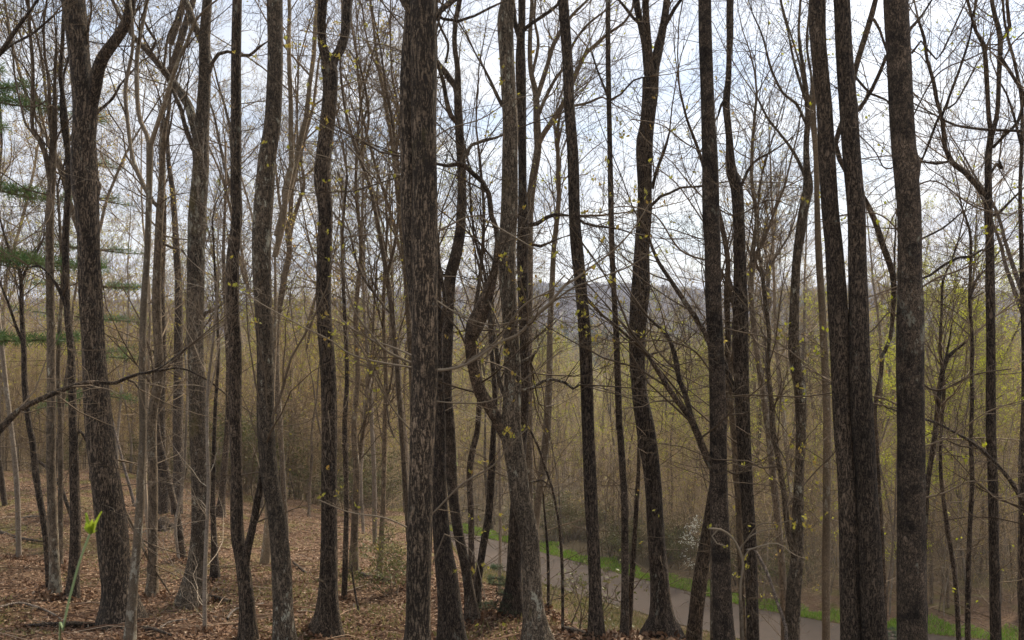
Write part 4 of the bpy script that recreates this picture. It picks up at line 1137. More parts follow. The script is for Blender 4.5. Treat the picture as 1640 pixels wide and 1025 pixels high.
# ------------------------------------------------------------------ woods: individual trees and the mass behind
def variant(seed, h=17.0, r=0.11, fork=None, crown_from=0.42, maxl=4, nl=13, rmin=0.004, leaf_n=400, leaf_s=0.05, spread=(0.4, 0.85), limbL=(2.0, 4.2), sides=8, kids=(5, 5, 4, 3)):
    R = random.Random(seed)
    ta, ca = Acc(), Acc()
    tips = []

    def stem(p, d, H_, r0, from_f, nl, w=0.05):
        n = 16
        pts, rad = [tuple(p)], [r0]
        d = list(d)
        x, y, z = p
        for i in range(n):
            d[0] += R.gauss(0, w)
            d[1] += R.gauss(0, w)
            d[2] += 0.06
            d = list(norm(d))
            x += d[0] * H_ / n
            y += d[1] * H_ / n
            z += d[2] * H_ / n
            pts.append((x, y, z))
            rad.append(max(rmin, r0 * (1 - 0.86 * ((i + 1) / n) ** 1.15)) * R.uniform(0.94, 1.06))
        ta.tube(pts, rad, sides)
        for k in range(nl):
            t = from_f + (0.985 - from_f) * (k + R.random()) / nl
            fi = t * n
            i = min(n - 1, int(fi))
            q = tuple(pts[i][c] + (pts[i + 1][c] - pts[i][c]) * (fi - i) for c in range(3))
            a = R.uniform(0, 6.283)
            el = R.uniform(0.5, 1.25)
            nd = norm((math.cos(a), math.sin(a), el))
            rr = max(rmin * 1.5, rad[i] * R.uniform(0.35, 0.6))
            grow(ca, q, nd, R.uniform(*limbL) * (1.15 - 0.6 * t), rr, 1, maxl, R, up=0.07, kids=kids, rmin=rmin, tips=tips, wander=0.17, spread=spread)
        # a few dead shoots low on the stem
        for k in range(4):
            i = R.randint(3, 8)
            a = R.uniform(0, 6.283)
            grow(ca, pts[i], norm((math.cos(a), math.sin(a), 0.35)), R.uniform(0.5, 1.6), rmin * 1.8, maxl - 2, maxl, R, kids=kids, rmin=rmin, tips=None, up=0.0)
        return pts, rad
    lean = (R.gauss(0, 0.06), R.gauss(0, 0.06), 1)
    if fork:
        pts, rad = stem((0, 0, -0.4), lean, h * fork, r, 0.8, 2)
        for s in (-1, 1):
            a = R.uniform(0, 6.28)
            stem(pts[-1 if s > 0 else -2], norm((s * 0.35 * math.cos(a), s * 0.35 * math.sin(a), 1)), h * (1 - fork), r * 0.62, 0.25, nl // 2 + 2, 0.07)
        # keep the fork thick: widen the lower stem's top
    else:
        stem((0, 0, -0.4), lean, h, r, crown_from, nl)
    R.shuffle(tips)
    rng = np.random.default_rng(seed)
    C = np.array(tips[:leaf_n] if len(tips) > 0 else [(0, 0, h)])
    C = np.repeat(C, 3, axis=0) + rng.normal(size=(len(C) * 3, 3)) * leaf_s * 0.8
    lv, lf = leaf_quads(C, leaf_s, rng, aspect=0.6)
    return ta.arrays(), ca.arrays(), (lv, lf)


def mesh_of(name, V, Fc, mat):
    o = link_mesh(name, V, Fc, mat)
    me = o.data
    bpy.data.objects.remove(o)
    return me


SPECS = [  # seed, height, radius, fork, crown start, leaf count, leaf mat, trunk mat
    (101, 18, 0.125, None, 0.45, 300, 'budpale', 'mid'), (102, 17, 0.105, 0.5, 0.4, 260, 'budpale', 'mid'), (103, 15, 0.085, None, 0.35, 420, 'bud', 'brown'),
    (104, 19, 0.14, 0.62, 0.5, 150, 'budpale', 'dark'), (105, 14, 0.07, None, 0.3, 700, 'budgreen', 'mid'), (106, 16, 0.09, 0.4, 0.35, 200, 'budpale', 'grey'),
    (107, 11, 0.05, None, 0.25, 350, 'budpale', 'pale'), (108, 9, 0.04, 0.35, 0.25, 600, 'budgreen', 'brown'), (109, 18, 0.11, None, 0.5, 200, 'budpale', 'grey'), (110, 13, 0.06, 0.5, 0.3, 250, 'bud', 'mid')]
VAR = []
for (sd, h_, r_, fk, cf, ln, lm, tm) in SPECS:
    T_, C_, L_ = variant(sd, h_, r_, fk, cf, 4, 14, 0.0045, int(ln * 1.4), 0.052, kids=(6, 6, 5, 4))
    VAR.append((mesh_of('trunk', *T_, M[tm]), mesh_of('crown', *C_, M['twigmid']), mesh_of('leaves', *L_, M[lm])))

rf = random.Random(99)
placed = []
LANDMARKS = [(167, 'stout furrowed'), (320, 'long-limbed'), (379, 'dark straight'), (432, 'bowing greyish'), (527, 'cup-forked'), (674, 'thickest'), (827, 'pale blotched'),
             (945, 'near-black'), (1044, 'flare-footed'), (1151, 'mossy-limbed'), (1194, 'knobbly'), (1280, 'crooked bulging'), (1370, 'twin'), (1459, 'thick brown'), (1589, 'heavy-limbed')]
ADJ = ['straight tan bare', 'forked tan bare', 'lightly budding brown', 'tall dark forked bare', 'yellow-green leafing', 'forked greyish bare',
       'pale slender bare', 'small leafing', 'tall greyish bare', 'slender forked bare']
ZONE = {'slope': ('on the left slope', "trees on the leafy left slope"), 'left': ("beyond the slope's crest", "trees beyond the crest of the left slope"),
        'road': ('behind the far verge', "trees just behind the far verge"), 'deep': ('deep beyond the road', "trees deep in the woods beyond the road")}


def where(px):
    if px < LANDMARKS[0][0]:
        return 'left of the stout furrowed trunk'
    for (a, na), (b, nb) in zip(LANDMARKS, LANDMARKS[1:]):
        if px < b:
            return 'between the %s and %s trunks' % (na, nb)
    return 'right of the heavy-limbed trunk'


def put(x, y, v, s, zone):
    o = empty('woodland_tree', (x, y, h1(x, y)), '%s tree %s %s' % (ADJ[v], ZONE[zone][0], where(820 + 1500 * x / y)), 'tree', ZONE[zone][1])
    o.rotation_euler = (rf.gauss(0, 0.03), rf.gauss(0, 0.03), rf.uniform(0, 6.283))
    o.scale = (s * rf.uniform(0.9, 1.1),) * 2 + (s,)
    for nm, me in zip(('trunk', 'crown', 'leaves'), VAR[v]):
        c = bpy.data.objects.new(nm, me)
        COL.objects.link(c)
        c.parent = o
    placed.append((x, y))


def free(x, y, dmin):
    return all((x - a) ** 2 + (y - b) ** 2 > dmin * dmin for a, b in placed)


count = 0
tries = 0
while count < 24 and tries < 4000:                 # on the leafy slope
    tries += 1
    y = rf.uniform(15, 34)
    px = rf.uniform(-160, 690)
    x = (px - 820) / 1500 * y
    if not free(x, y, 1.7):
        continue
    put(x, y, rf.choice((0, 1, 2, 3, 5, 6, 6, 7, 9, 9, 8)), rf.uniform(0.75, 1.0), 'slope')
    count += 1
count = 0
tries = 0
while count < 54 and tries < 6000:                 # beyond the crest, left
    tries += 1
    y = rf.uniform(34, 92)
    px = rf.uniform(-120, 800)
    x = (px - 820) / 1500 * y
    rd = abs(float(road_dist(x, y)[0]))
    if rd < 4.5 or not free(x, y, 2.3):
        continue
    if 560 < px < 640 and rf.random() < 0.5:
        continue
    put(x, y, rf.choice((0, 1, 2, 3, 4, 5, 6, 7, 8, 9)), rf.uniform(0.85, 1.15), 'left')
    count += 1
count = 0
tries = 0
while count < 128 and tries < 9000:                 # across the road
    tries += 1
    y = 36 + 64 * rf.random() ** 1.1
    px = rf.uniform(790, 1760)
    x = (px - 820) / 1500 * y
    rd = float(road_dist(x, y)[0])
    if rd > -3.6 or not free(x, y, 2.0):
        continue
    if 850 < px < 1130 and y > 44 and rf.random() < 0.5:
        continue
    v = rf.choice((0, 1, 2, 3, 4, 5, 6, 7, 8, 9))
    if px > 1330 and rf.random() < 0.5:
        v = rf.choice((4, 4, 7))
    put(x, y, v, rf.uniform(0.95, 1.4) * (0.72 if 850 < px < 1140 else 1), 'road' if rd > -16 else 'deep')
    count += 1


# young trees thick with new leaves, lower right
LV = []
for (sd, h_, r_, fk) in ((151, 11, 0.06, None), (152, 13, 0.07, 0.35)):
    T_, C_, L_ = variant(sd, h_, r_, fk, 0.12, 4, 20, 0.004, 1500, 0.075, kids=(6, 5, 5, 4), limbL=(1.6, 3.2))
    LV.append((mesh_of('trunk', *T_, M['mid']), mesh_of('crown', *C_, M['twigmid']), mesh_of('leaves', *L_, M['budgreen'])))
for i, (px, y, s, lab) in enumerate(((1412, 36.5, 1.0, "young tree thick with yellow-green leaves between the twin trunks and thick brown trunk"),
                                     (1520, 39, 1.15, "young tree thick with yellow-green leaves just right of the thick brown trunk"),
                                     (1475, 47, 1.2, "leafy yellow-green tree standing behind the thick brown trunk"),
                                     (1620, 44, 0.9, "leafy yellow-green tree at the right edge behind the branching tree"),
                                     (1400, 56, 1.3, "farther leafy yellow-green tree behind the twin trunks"),
                                     (975, 62, 1.0, "leafy yellow-green tree across the road, left of the three-limbed tree"),
                                     (1105, 70, 1.1, "leafy yellow-green tree across the road above the white blossom"),
                                     (590, 60, 0.9, "leafy yellow-green tree beyond the crest before the bright meadow"))):
    x = (px - 820) / 1500 * y
    o = empty('young_leafing_tree', (x, y, h1(x, y)), lab, 'tree')
    o.rotation_euler.z = i * 1.3
    o.scale = (s * 0.9, s * 0.9, s)
    for nm, me in zip(('trunk', 'crown', 'leaves'), LV[i % 2]):
        c = bpy.data.objects.new(nm, me)
        COL.objects.link(c)
        c.parent = o


# prototypes for the far mass: light meshes with several materials
def proto(name, pieces):
    VV, FF, mi, mats, off = [], [], [], [], 0
    for k, ((V, Fc), mt) in enumerate(pieces):
        VV.append(V)
        FF.append(Fc + off)
        mi += [k] * len(Fc)
        off += len(V)
        mats.append(mt)
    o = link_mesh(name, np.vstack(VV), np.vstack(FF), mats[0])
    for mt in mats[1:]:
        o.data.materials.append(mt)
    o.data.polygons.foreach_set('material_index', mi)
    COL.objects.unlink(o)
    return o


def scatter(name, pts, rots, scales, idx, protos, label):
    pc = bpy.data.collections.new(name + "_kinds")
    for i, p in enumerate(protos):
        p.name = "%s_kind_%02d" % (name, i)
        pc.objects.link(p)
    me = bpy.data.meshes.new(name)
    me.vertices.add(len(pts))
    me.vertices.foreach_set('co', np.asarray(pts, np.float32).ravel())
    for nm, ty, vals in (('rot', 'FLOAT', rots), ('scl', 'FLOAT', scales), ('kid', 'INT', idx)):
        a = me.attributes.new(nm, ty, 'POINT')
        a.data.foreach_set('value', vals)
    o = bpy.data.objects.new(name, me)
    COL.objects.link(o)
    g = bpy.data.node_groups.new(name + "_scatter", 'GeometryNodeTree')
    g.interface.new_socket('Geometry', in_out='INPUT', socket_type='NodeSocketGeometry')
    g.interface.new_socket('Geometry', in_out='OUTPUT', socket_type='NodeSocketGeometry')
    gi, go = g.nodes.new('NodeGroupInput'), g.nodes.new('NodeGroupOutput')
    ip = g.nodes.new('GeometryNodeInstanceOnPoints')
    ci = g.nodes.new('GeometryNodeCollectionInfo')
    ci.inputs['Collection'].default_value = pc
    ci.inputs['Separate Children'].default_value = True
    ci.inputs['Reset Children'].default_value = True

    def attr(nm, ty):
        n = g.nodes.new('GeometryNodeInputNamedAttribute')
        n.data_type = ty
        n.inputs['Name'].default_value = nm
        return [s for s in n.outputs if s.enabled and s.name == 'Attribute'][0]
    cx = g.nodes.new('ShaderNodeCombineXYZ')
    g.links.new(attr('rot', 'FLOAT'), cx.inputs[2])
    g.links.new(gi.outputs[0], ip.inputs['Points'])
    g.links.new(ci.outputs[0], ip.inputs['Instance'])
    ip.inputs['Pick Instance'].default_value = True
    g.links.new(attr('kid', 'INT'), ip.inputs['Instance Index'])
    g.links.new(cx.outputs[0], ip.inputs['Rotation'])
    g.links.new(attr('scl', 'FLOAT'), ip.inputs['Scale'])
    g.links.new(ip.outputs[0], go.inputs[0])
    md = o.modifiers.new('scatter', 'NODES')
    md.node_group = g
    tag(o, label, 'woods', None, 'stuff')
    return o


M['twigfar'] = twig_mat('twig_far', (0.11, 0.075, 0.045), (0.50, 0.375, 0.23))


def lod(seed, h, r, fork, ln, lm, crown=None, tm='mid', rmin=0.010, ls=0.11):
    a, b, c = variant(seed, h, r, fork, 0.4, 3, 10, rmin, ln, ls, sides=5, kids=(5, 4, 3), limbL=(2.2, 4.6))
    return proto('tree_kind', [(a, M[tm]), (b, crown or M['twigfar']), (c, M[lm])])


LOD = [lod(201, 17, 0.13, None, 300, 'budpale'), lod(202, 16, 0.12, 0.5, 260, 'budpale'), lod(203, 15, 0.10, None, 420, 'bud'), lod(204, 15, 0.10, 0.45, 1300, 'budgreen'),
       lod(205, 18, 0.14, 0.6, 90, 'budpale', tm='grey'), lod(206, 13, 0.08, None, 150, 'budpale')]
rs = np.random.default_rng(5)
pts, rots, scl, idx = [], [], [], []
tries = 0
while len(pts) < 2600:
    y = 88 + 400 * rs.random() ** 1.35
    x = rs.uniform(-0.66, 0.66) * y
    px = 820 + 1500 * x / y
    if 180 < y < 240 and -42 < x < 2:
        continue
    k = int(rs.choice(6, p=(0.16, 0.12, 0.24, 0.28, 0.10, 0.10)))
    nz = math.sin(x * 0.05 + 1) * math.sin(y * 0.037) + 0.4 * math.sin(x * 0.11 + y * 0.07)
    if px > 850 and nz > 0.0 and rs.random() < 0.55:
        k = 3
    pts.append((x, y, h1(x, y) - 0.2))
    rots.append(rs.uniform(0, 6.28))
    scl.append(rs.uniform(0.7, 1.05) if y < 200 else rs.uniform(0.8, 1.15))
    idx.append(k)
# slender saplings and brush under the trees across the road and beyond the crest
BR = [lod(301, 5.0, 0.028, None, 60, 'budpale', rmin=0.005, ls=0.07), lod(302, 6.5, 0.035, 0.4, 90, 'budgreen', rmin=0.005, ls=0.07), lod(303, 3.6, 0.02, 0.3, 50, 'budpale', rmin=0.005, ls=0.07),
      lod(304, 9.0, 0.05, None, 60, 'budpale', rmin=0.006, ls=0.07, tm='pale')]
bp_, br_, bs_, bi_ = [], [], [], []
while len(bp_) < 2300:
    y = 34 + 90 * rs.random() ** 1.3
    x = rs.uniform(-0.64, 0.64) * y
    rd = float(road_dist(x, y)[0])
    px = 820 + 1500 * x / y
    if rd > -3.3 and (px > 700 or rd < 3.4):
        continue
    bp_.append((x, y, h1(x, y) - 0.1))
    br_.append(rs.uniform(0, 6.28))
    bs_.append(rs.uniform(0.5, 1.15))
    bi_.append(int(rs.integers(0, 4)))
scatter('undergrowth', bp_, br_, bs_, bi_, BR, "thicket of slender bare saplings and brush beneath the trees across the road")
scatter('woods', pts, rots, scl, idx, LOD, "dense bare and leafing woods filling the valley behind the nearer trees")


def tuft_crown(seed, h, w, n, s, conifer=False):
    rng = np.random.default_rng(seed)
    d = rng.normal(size=(n, 3))
    d /= np.linalg.norm(d, axis=1)[:, None]
    rr = rng.uniform(0.3, 1, n) ** 0.5
    if conifer:
        t = rng.uniform(0.1, 1, n)
        a = rng.uniform(0, 6.28, n)
        q = w * (1.05 - t) * rng.uniform(0.5, 1, n)
        C = np.stack([q * np.cos(a), q * np.sin(a), t * h], 1)
    else:
        C = d * rr[:, None] * np.array([w, w, h * 0.32]) + np.array([0, 0, h * 0.68])
    return leaf_quads(C, s, rng, aspect=0.8, upright=0.3)


def farmat(name, a, b_):
    m, t, b = new_mat(name)
    oi = t.nodes.new('ShaderNodeObjectInfo')
    gm = t.nodes.new('ShaderNodeNewGeometry')
    f = math_node(t, 'ADD', math_node(t, 'MULTIPLY', oi.outputs['Random'], 0.6), math_node(t, 'MULTIPLY', gm.outputs['Random Per Island'], 0.4))
    link(t, mixc(t, f, a, b_), b.inputs['Base Color'])
    b.inputs['Roughness'].default_value = 0.9
    b.inputs['Specular IOR Level'].default_value = 0.1
    return m


FB = farmat("far_bare_crowns", (0.10, 0.070, 0.060), (0.21, 0.150, 0.125))
FY = farmat("far_leafing_crowns", (0.18, 0.18, 0.055), (0.33, 0.31, 0.10))
FG = farmat("far_pine_crowns", (0.035, 0.055, 0.025), (0.07, 0.10, 0.04))
st = Acc()
st.tube([(0, 0, -1), (0.1, 0.1, 8), (0, 0, 14)], [0.2, 0.14, 0.05], 4)
SA = st.arrays()
FARK = [proto('far_kind', [(SA, FB), (tuft_crown(301, 15, 3.4, 170, 0.9), FB)]), proto('far_kind', [(SA, FB), (tuft_crown(302, 14, 3.0, 150, 0.9), FB)]),
        proto('far_kind', [(SA, FB), (tuft_crown(303, 14, 3.2, 190, 0.9), FY)]), proto('far_kind', [(SA, FG), (tuft_crown(304, 18, 3.2, 260, 1.0, True), FG)])]
pts, rots, scl, idx = [], [], [], []
while len(pts) < 15000:
    y = 430 + 950 * rs.random() ** 0.8
    x = rs.uniform(-0.62, 0.62) * y
    nz = math.sin(x * 0.013 + 2.0 + 0.004 * y) * math.sin(y * 0.011 + 0.5) + 0.5 * math.sin(x * 0.03 + y * 0.017)
    px = 820 + 1500 * x / y
    k = 0 if rs.random() < 0.6 else 1
    if nz > 0.45 and 850 < px < 1300 and y < 1150 and rs.random() < 0.75:
        k = 3
    elif nz < -0.1 and rs.random() < (0.6 if y < 800 else 0.12):
        k = 2
    elif rs.random() < (0.10 if y < 800 else 0.02):
        k = 2
    pts.append((x, y, h1(x, y) - 0.3))
    rots.append(rs.uniform(0, 6.28))
    scl.append(rs.uniform(0.8, 1.3))
    idx.append(k)
scatter('hill_woods', pts, rots, scl, idx, FARK, "distant wooded ridge of bare purplish crowns with patches of dark pines")

# the meadow glimpsed through the trees
mm_, t_, b_ = new_mat("meadow_grass")
n_ = N(t_, 'ShaderNodeTexNoise', Scale=1.2, Detail=6.0)
link(t_, objcoord(t_), n_.inputs['Vector'])
link(t_, mixc(t_, n_.outputs[0], (0.10, 0.20, 0.02), (0.24, 0.36, 0.06)), b_.inputs['Base Color'])
b_.inputs['Roughness'].default_value = 0.9
tag(grid_mesh("meadow", lambda y: np.linspace(-40, -1, 30), np.linspace(186, 238, 20), mm_, lambda x, y: H(x, y) + 0.5), kind='structure')

# ------------------------------------------------------------------ road verges
def verge_mesh(name, o0, o1, n, size, mat, rng, aspect=0.16, up=2.6, xr=(-14, 30)):
    k = rng.integers(0, len(RC) - 1, n * 3)
    f = rng.random(n * 3)
    p = RC[k] * (1 - f)[:, None] + RC[k + 1] * f[:, None]
    off = rng.uniform(min(o0, o1), max(o0, o1), n * 3)
    wig = 0.25 * np.sin(p[:, 0] * 1.9) + 0.2 * np.sin(p[:, 0] * 4.7 + 1)
    off = off + 1.6 * wig * np.abs(off - (o0 if abs(o0) < abs(o1) else o1)) / abs(o1 - o0)
    p = p + RNrm[k] * off[:, None]
    m = (p[:, 0] > xr[0]) & (p[:, 0] < xr[1])
    p = p[m][:n]
    z = H(p[:, 0], p[:, 1])
    C = np.column_stack([p, z + 0.0])
    v, fc = leaf_quads(C, size, rng, aspect=aspect, upright=up, fold=0.2)
    return v, fc


rg = np.random.default_rng(44)
v1, f1 = verge_mesh('a', -ROAD_W / 2 - 0.05, -ROAD_W / 2 - 1.45, 42000, 0.15, M['grass'], rg)
tag(link_mesh('verge_grass', v1, f1, M['grass'], None, False), "strip of bright green grass along the far side of the road", 'grass', None, 'stuff')
v1, f1 = verge_mesh('b', ROAD_W / 2 + 0.05, ROAD_W / 2 + 1.6, 16000, 0.14, M['grass'], rg)
v2, f2 = verge_mesh('b', ROAD_W / 2 + 0.3, ROAD_W / 2 + 5.5, 30000, 0.22, M['drygrass'], rg, up=1.4)
tag(link_mesh('bank_grass', np.vstack([v1, v2]), np.vstack([f1, f2 + len(v1)]), M['drygrass'], None, False), "patchy dry and green grass on the bank on the near side of the road", 'grass', None, 'stuff')


# ------------------------------------------------------------------ leaf litter
def litter(n, ylo, yhi, ulo, uhi, size, rng, powr=1.0):
    y = ylo + (yhi - ylo) * rng.random(n) ** powr
    x = rng.uniform(ulo, uhi, n) * y
    rd = np.abs(road_dist(x, y))
    m = rd > 2.3
    x, y = x[m], y[m]
    z = H(x, y) + rng.uniform(0.0, 0.03, len(x))
    n = len(x)
    a = rng.normal(size=(n, 3)) * np.array([1, 1, 0.30])
    a[:, 2] -= 0.12 * a[:, 1]
    a /= np.linalg.norm(a, axis=1)[:, None]
    up = np.array([0, 0, 1.0]) + rng.normal(size=(n, 3)) * 0.35
    b = np.cross(up, a)
    b /= np.linalg.norm(b, axis=1)[:, None]
    c = np.cross(a, b)
    s = (size * rng.uniform(0.6, 1.35, n))[:, None]
    C = np.stack([x, y, z], 1)
    pm = C + a * s * 0.5
    v = np.stack([C, pm + b * s * 0.32 + c * s * 0.12, C + a * s, pm - b * s * 0.32 + c * s * 0.12], 1).reshape(-1, 3)
    return v, np.arange(n * 4).reshape(n, 4)


xr_ = rg.integers(20, len(RC) - 40, 420)
off_ = rg.uniform(-1, 1, 420)
off_ = np.sign(off_) * np.abs(off_) ** 0.5 * (ROAD_W / 2)
pr_ = RC[xr_] + RNrm[xr_] * off_[:, None]
vr, fr = leaf_quads(np.column_stack([pr_, np.full(420, ROAD_Z + 0.085)]), 0.09, rg, aspect=0.7)
vr[:, 2] = ROAD_Z + 0.085 + 0.3 * (vr[:, 2] - ROAD_Z - 0.085)
cc = []
for gx, gy, r0 in FEET:
    n_ = 260
    a_ = rg.uniform(0, 6.28, n_)
    q_ = r0 * 1.15 + np.abs(rg.normal(size=n_)) * 0.16
    X_, Y_ = gx + q_ * np.cos(a_), gy + q_ * np.sin(a_)
    cc.append(np.stack([X_, Y_, H(X_, Y_) + 0.09 * np.exp(-(q_ - r0) / 0.12) * rg.random(n_)], 1))
vp, fp = leaf_quads(np.vstack(cc), 0.05, rg, aspect=0.65, upright=0.0)
va, fa = litter(170000, 6.5, 36, -0.62, 0.06, 0.042, rg, 1.35)
vb, fb = litter(9000, 7.5, 30, 0.0, 0.6, 0.075, rg, 1.3)
vc, fc = litter(100, 40, 80, -0.2, 0.6, 0.09, rg, 1.4)
# shreds of fine twigs lying among the leaves
ta_ = Acc()
Rt = random.Random(3)
for i in range(700):
    y = 7 + 24 * Rt.random() ** 1.5
    x = Rt.uniform(-0.6, 0.05) * y
    a = Rt.gauss(0, 0.7)
    L = Rt.uniform(0.15, 0.9)
    dx, dy = math.cos(a) * L / 2, math.sin(a) * L / 2
    z0 = h1(x - dx, y - dy) + 0.035
    z1 = h1(x + dx, y + dy) + 0.035
    ta_.tube([(x - dx, y - dy, z0), (x + Rt.gauss(0, 0.03), y + Rt.gauss(0, 0.03), (z0 + z1) / 2 + Rt.uniform(0, 0.05)), (x + dx, y + dy, z1)], [Rt.uniform(0.003, 0.008)] * 3, 4)
vt, ft = ta_.arrays()
lo = link_mesh('leaf_litter', np.vstack([va, vb, vc, vt, vr, vp]), np.vstack([fa, fb + len(va), fc + len(va) + len(vb), ft + len(va) + len(vb) + len(vc), fr + len(va) + len(vb) + len(vc) + len(vt), fp + len(va) + len(vb) + len(vc) + len(vt) + len(vr)]), M['litter'], None, False)
tag(lo, "carpet of dry brown leaves and small twigs over the slope", 'leaf litter', None, 'stuff')
mo = rg.uniform(size=(26000, 2))
y = 9 + 22 * mo[:, 0] ** 1.3
x = (-0.55 + 0.6 * mo[:, 1]) * y
msk = (np.sin(x * 1.1 + 2) * np.sin(y * 0.8 + 1) + 0.5 * np.sin(x * 2.7 - y * 1.3)) > 0.25
x, y = x[msk], y[msk]
v, f = leaf_quads(np.stack([x, y, H(x, y)], 1), 0.07, rg, aspect=0.2, upright=1.6)
tag(link_mesh('woodland_grass', v, f, M['drygrass'], None, False), "sparse tufts of low olive grass among the dry leaves on the left slope", 'grass', None, 'stuff')


# ------------------------------------------------------------------ fallen wood
def fallen(label, path, mat='deadwood', name='fallen_branch', lift=0.02, twigs=3, cat='fallen branch'):
    W = []
    for (px, py, w) in path:
        Y = ray_ground(px, py) or 12
        x, yy, _ = at(px, py, Y)
        r = w / 2 / F * Y
        W.append([x, yy, h1(x, yy) + r * 0.7 + lift, r])
    b = Vector((W[0][0], W[0][1], h1(W[0][0], W[0][1])))
    L = [[p[0] - b.x, p[1] - b.y, p[2] - b.z, p[3]] for p in W]
    R = random.Random(int(path[0][0] * 7 + path[0][1]))
    ob, Q = trunk_mesh(name, L, M[mat], None, sides=10, seed=R.randint(0, 999), rough=0.06, step=0.06)
    ob.location = b
    tag(ob, label, cat)
    acc = Acc()
    for i in range(twigs):
        j = R.randint(1, len(Q) - 2)
        a = R.uniform(0, 6.28)
        grow(acc, tuple(Q[j, :3]), norm((math.cos(a), math.sin(a) * 0.5, R.uniform(0.0, 0.4))), R.uniform(0.2, 0.6), max(0.003, Q[j, 3] * 0.4), 2, 3, R, kids=(3, 3, 2), up=-0.02)
    if twigs:
        acc.build('side_twigs', M['twigpale'], ob)
    return ob


fallen("long thin fallen branch curving across the leaves in the bottom left corner", [(0, 979, 4), (30, 972, 4), (60, 977, 4), (85, 987, 3.5), (102, 998, 3)])
fallen("dark rotten log pieces lying in line before the stout furrowed trunk", [(40, 1008, 5), (90, 1007, 8), (140, 1008, 9), (190, 1012, 8), (240, 1016, 6), (275, 1022, 4)], 'dark', 'fallen_log', twigs=4, cat='log')
fallen("dark fallen branch lying level at the far-left edge of the slope", [(0, 856, 5), (25, 864, 5), (50, 868, 4), (80, 872, 3)], 'dark', twigs=3)
fallen("short brown log behind the foot of the long-limbed tree", [(334, 961, 6), (350, 966, 7), (369, 968, 6)], 'brown', 'fallen_log', twigs=0, cat='log')
fallen("pale crooked stick with a forked end right of the dark straight trunk", [(364, 995, 4), (372, 985, 4), (385, 978, 4), (405, 976, 3.5), (421, 970, 3)])
fallen("pale stick left of the dark straight trunk's foot", [(256, 1012, 3), (270, 1003, 3), (283, 1000, 2.5), (300, 996, 2)])
fallen("mossy dark log by the foot of the straight thin stem", [(576, 924, 7), (590, 929, 9), (608, 933, 10), (624, 936, 8)], 'furrow', 'fallen_log', twigs=1, cat='log')
fallen("thin dark branch lying aslant left of the cup-forked trunk", [(470, 905, 4), (490, 920, 4), (512, 934, 3)], 'dark', twigs=1)
fallen("pale fallen branch above the dark one on the far-left slope", [(35, 832, 3), (55, 829, 3), (78, 830, 2.5)])
fallen("thin branch on the leaves between the smooth greyish and cup-forked trunks", [(470, 985, 3), (490, 983, 3), (512, 986, 2.5)], twigs=2)
fallen("short brown log at the crest below the zigzag sapling", [(905, 1012, 8), (920, 1017, 9), (940, 1023, 9)], 'brown', 'fallen_log', twigs=0, cat='log')

# leaning dead sticks
for lab, pth in (("pale dead stick leaning beside the right edge of the stout furrowed trunk", [(216, 812, 5), (208, 780, 5), (198, 745, 4.5), (190, 712, 4), (183, 688, 4), (180, 670, 3)]),
                 ("dark dead stem leaning across behind the brown trunk, far left", [(118, 838, 6), (105, 800, 6), (95, 775, 6), (78, 752, 5), (62, 738, 5)]),
                 ("thin red-brown cane slanting up left of the slim twin-stem trunk", [(575, 982, 4), (570, 955, 3.5), (565, 925, 3), (563, 900, 2)])):
    Y = ray_ground(pth[0][0], pth[0][1])
    W = to_world(pth, Y, 0.1)
    b = Vector((W[0][0], W[0][1], W[0][2]))
    W = [[p[0] - b.x, p[1] - b.y, p[2] - b.z, p[3]] for p in W]
    W.insert(0, [W[0][0] + 0.02, 0, -0.1, W[0][3]])
    ob, Q = trunk_mesh('leaning_stick', W, M['deadwood' if 'pale' in lab else 'brown'], None, sides=8, seed=9, rough=0.05)
    ob.location = b
    tag(ob, lab, 'dead branch')

# the burrow-dark stump on the left slope
Y = ray_ground(260, 848)
x, yy, zz0 = at(260, 848, Y)
root = empty('stump', (x, yy, h1(x, yy)), "small dark rotten stump with torn roots right of the grey broken trunk's lower stem", 'stump')
trunk_mesh('stump_wood', [[0, 0, -0.15, 0.16], [0, 0, 0.05, 0.14], [0.02, 0, 0.16, 0.12], [0.05, 0.02, 0.24, 0.07], [0.06, 0.02, 0.27, 0.02]], M['dark'], root, sides=16, seed=4, rough=0.25)
for k in range(4):
    a = k * 1.6 + 0.4
    trunk_mesh('root', [[0.08 * math.cos(a), 0.08 * math.sin(a), 0.10, 0.05], [0.22 * math.cos(a), 0.22 * math.sin(a), 0.05, 0.04], [0.42 * math.cos(a + .2), 0.42 * math.sin(a + .2), -0.04, 0.02]], M['dark'], root, sides=8, seed=k, rough=0.15)


# ------------------------------------------------------------------ shrubs
def shrub_meshes(seed, h, w, n, ls, mat, stems=7, aspect=0.4):
    R = random.Random(seed)
    acc = Acc()
    tips = []
    for i in range(stems):
        a = R.uniform(0, 6.28)
        grow(acc, (0.1 * math.cos(a), 0.1 * math.sin(a), -0.05), norm((math.cos(a) * w / h, math.sin(a) * w / h, 1)), h * 0.8, 0.014, 1, 4, R, kids=(4, 4, 4, 3), rmin=0.003, tips=tips)
    R.shuffle(tips)
    rng = np.random.default_rng(seed)
    C = np.repeat(np.array(tips[:n]), 6, axis=0)
    C = C + rng.normal(size=C.shape) * 0.09
    lv, lf = leaf_quads(C, ls, rng, aspect=aspect, upright=0.2)
    return mesh_of('stems', *acc.arrays(), M['twig']), mesh_of('foliage', lv, lf, M[mat])


SH = [shrub_meshes(501, 2.1, 1.3, 260, 0.075, 'laurel'), shrub_meshes(502, 1.7, 1.5, 230, 0.075, 'laurel'), shrub_meshes(503, 2.8, 1.3, 260, 0.08, 'laurel')]
SL = shrub_meshes(504, 1.0, 0.7, 110, 0.05, 'laurel', 7)


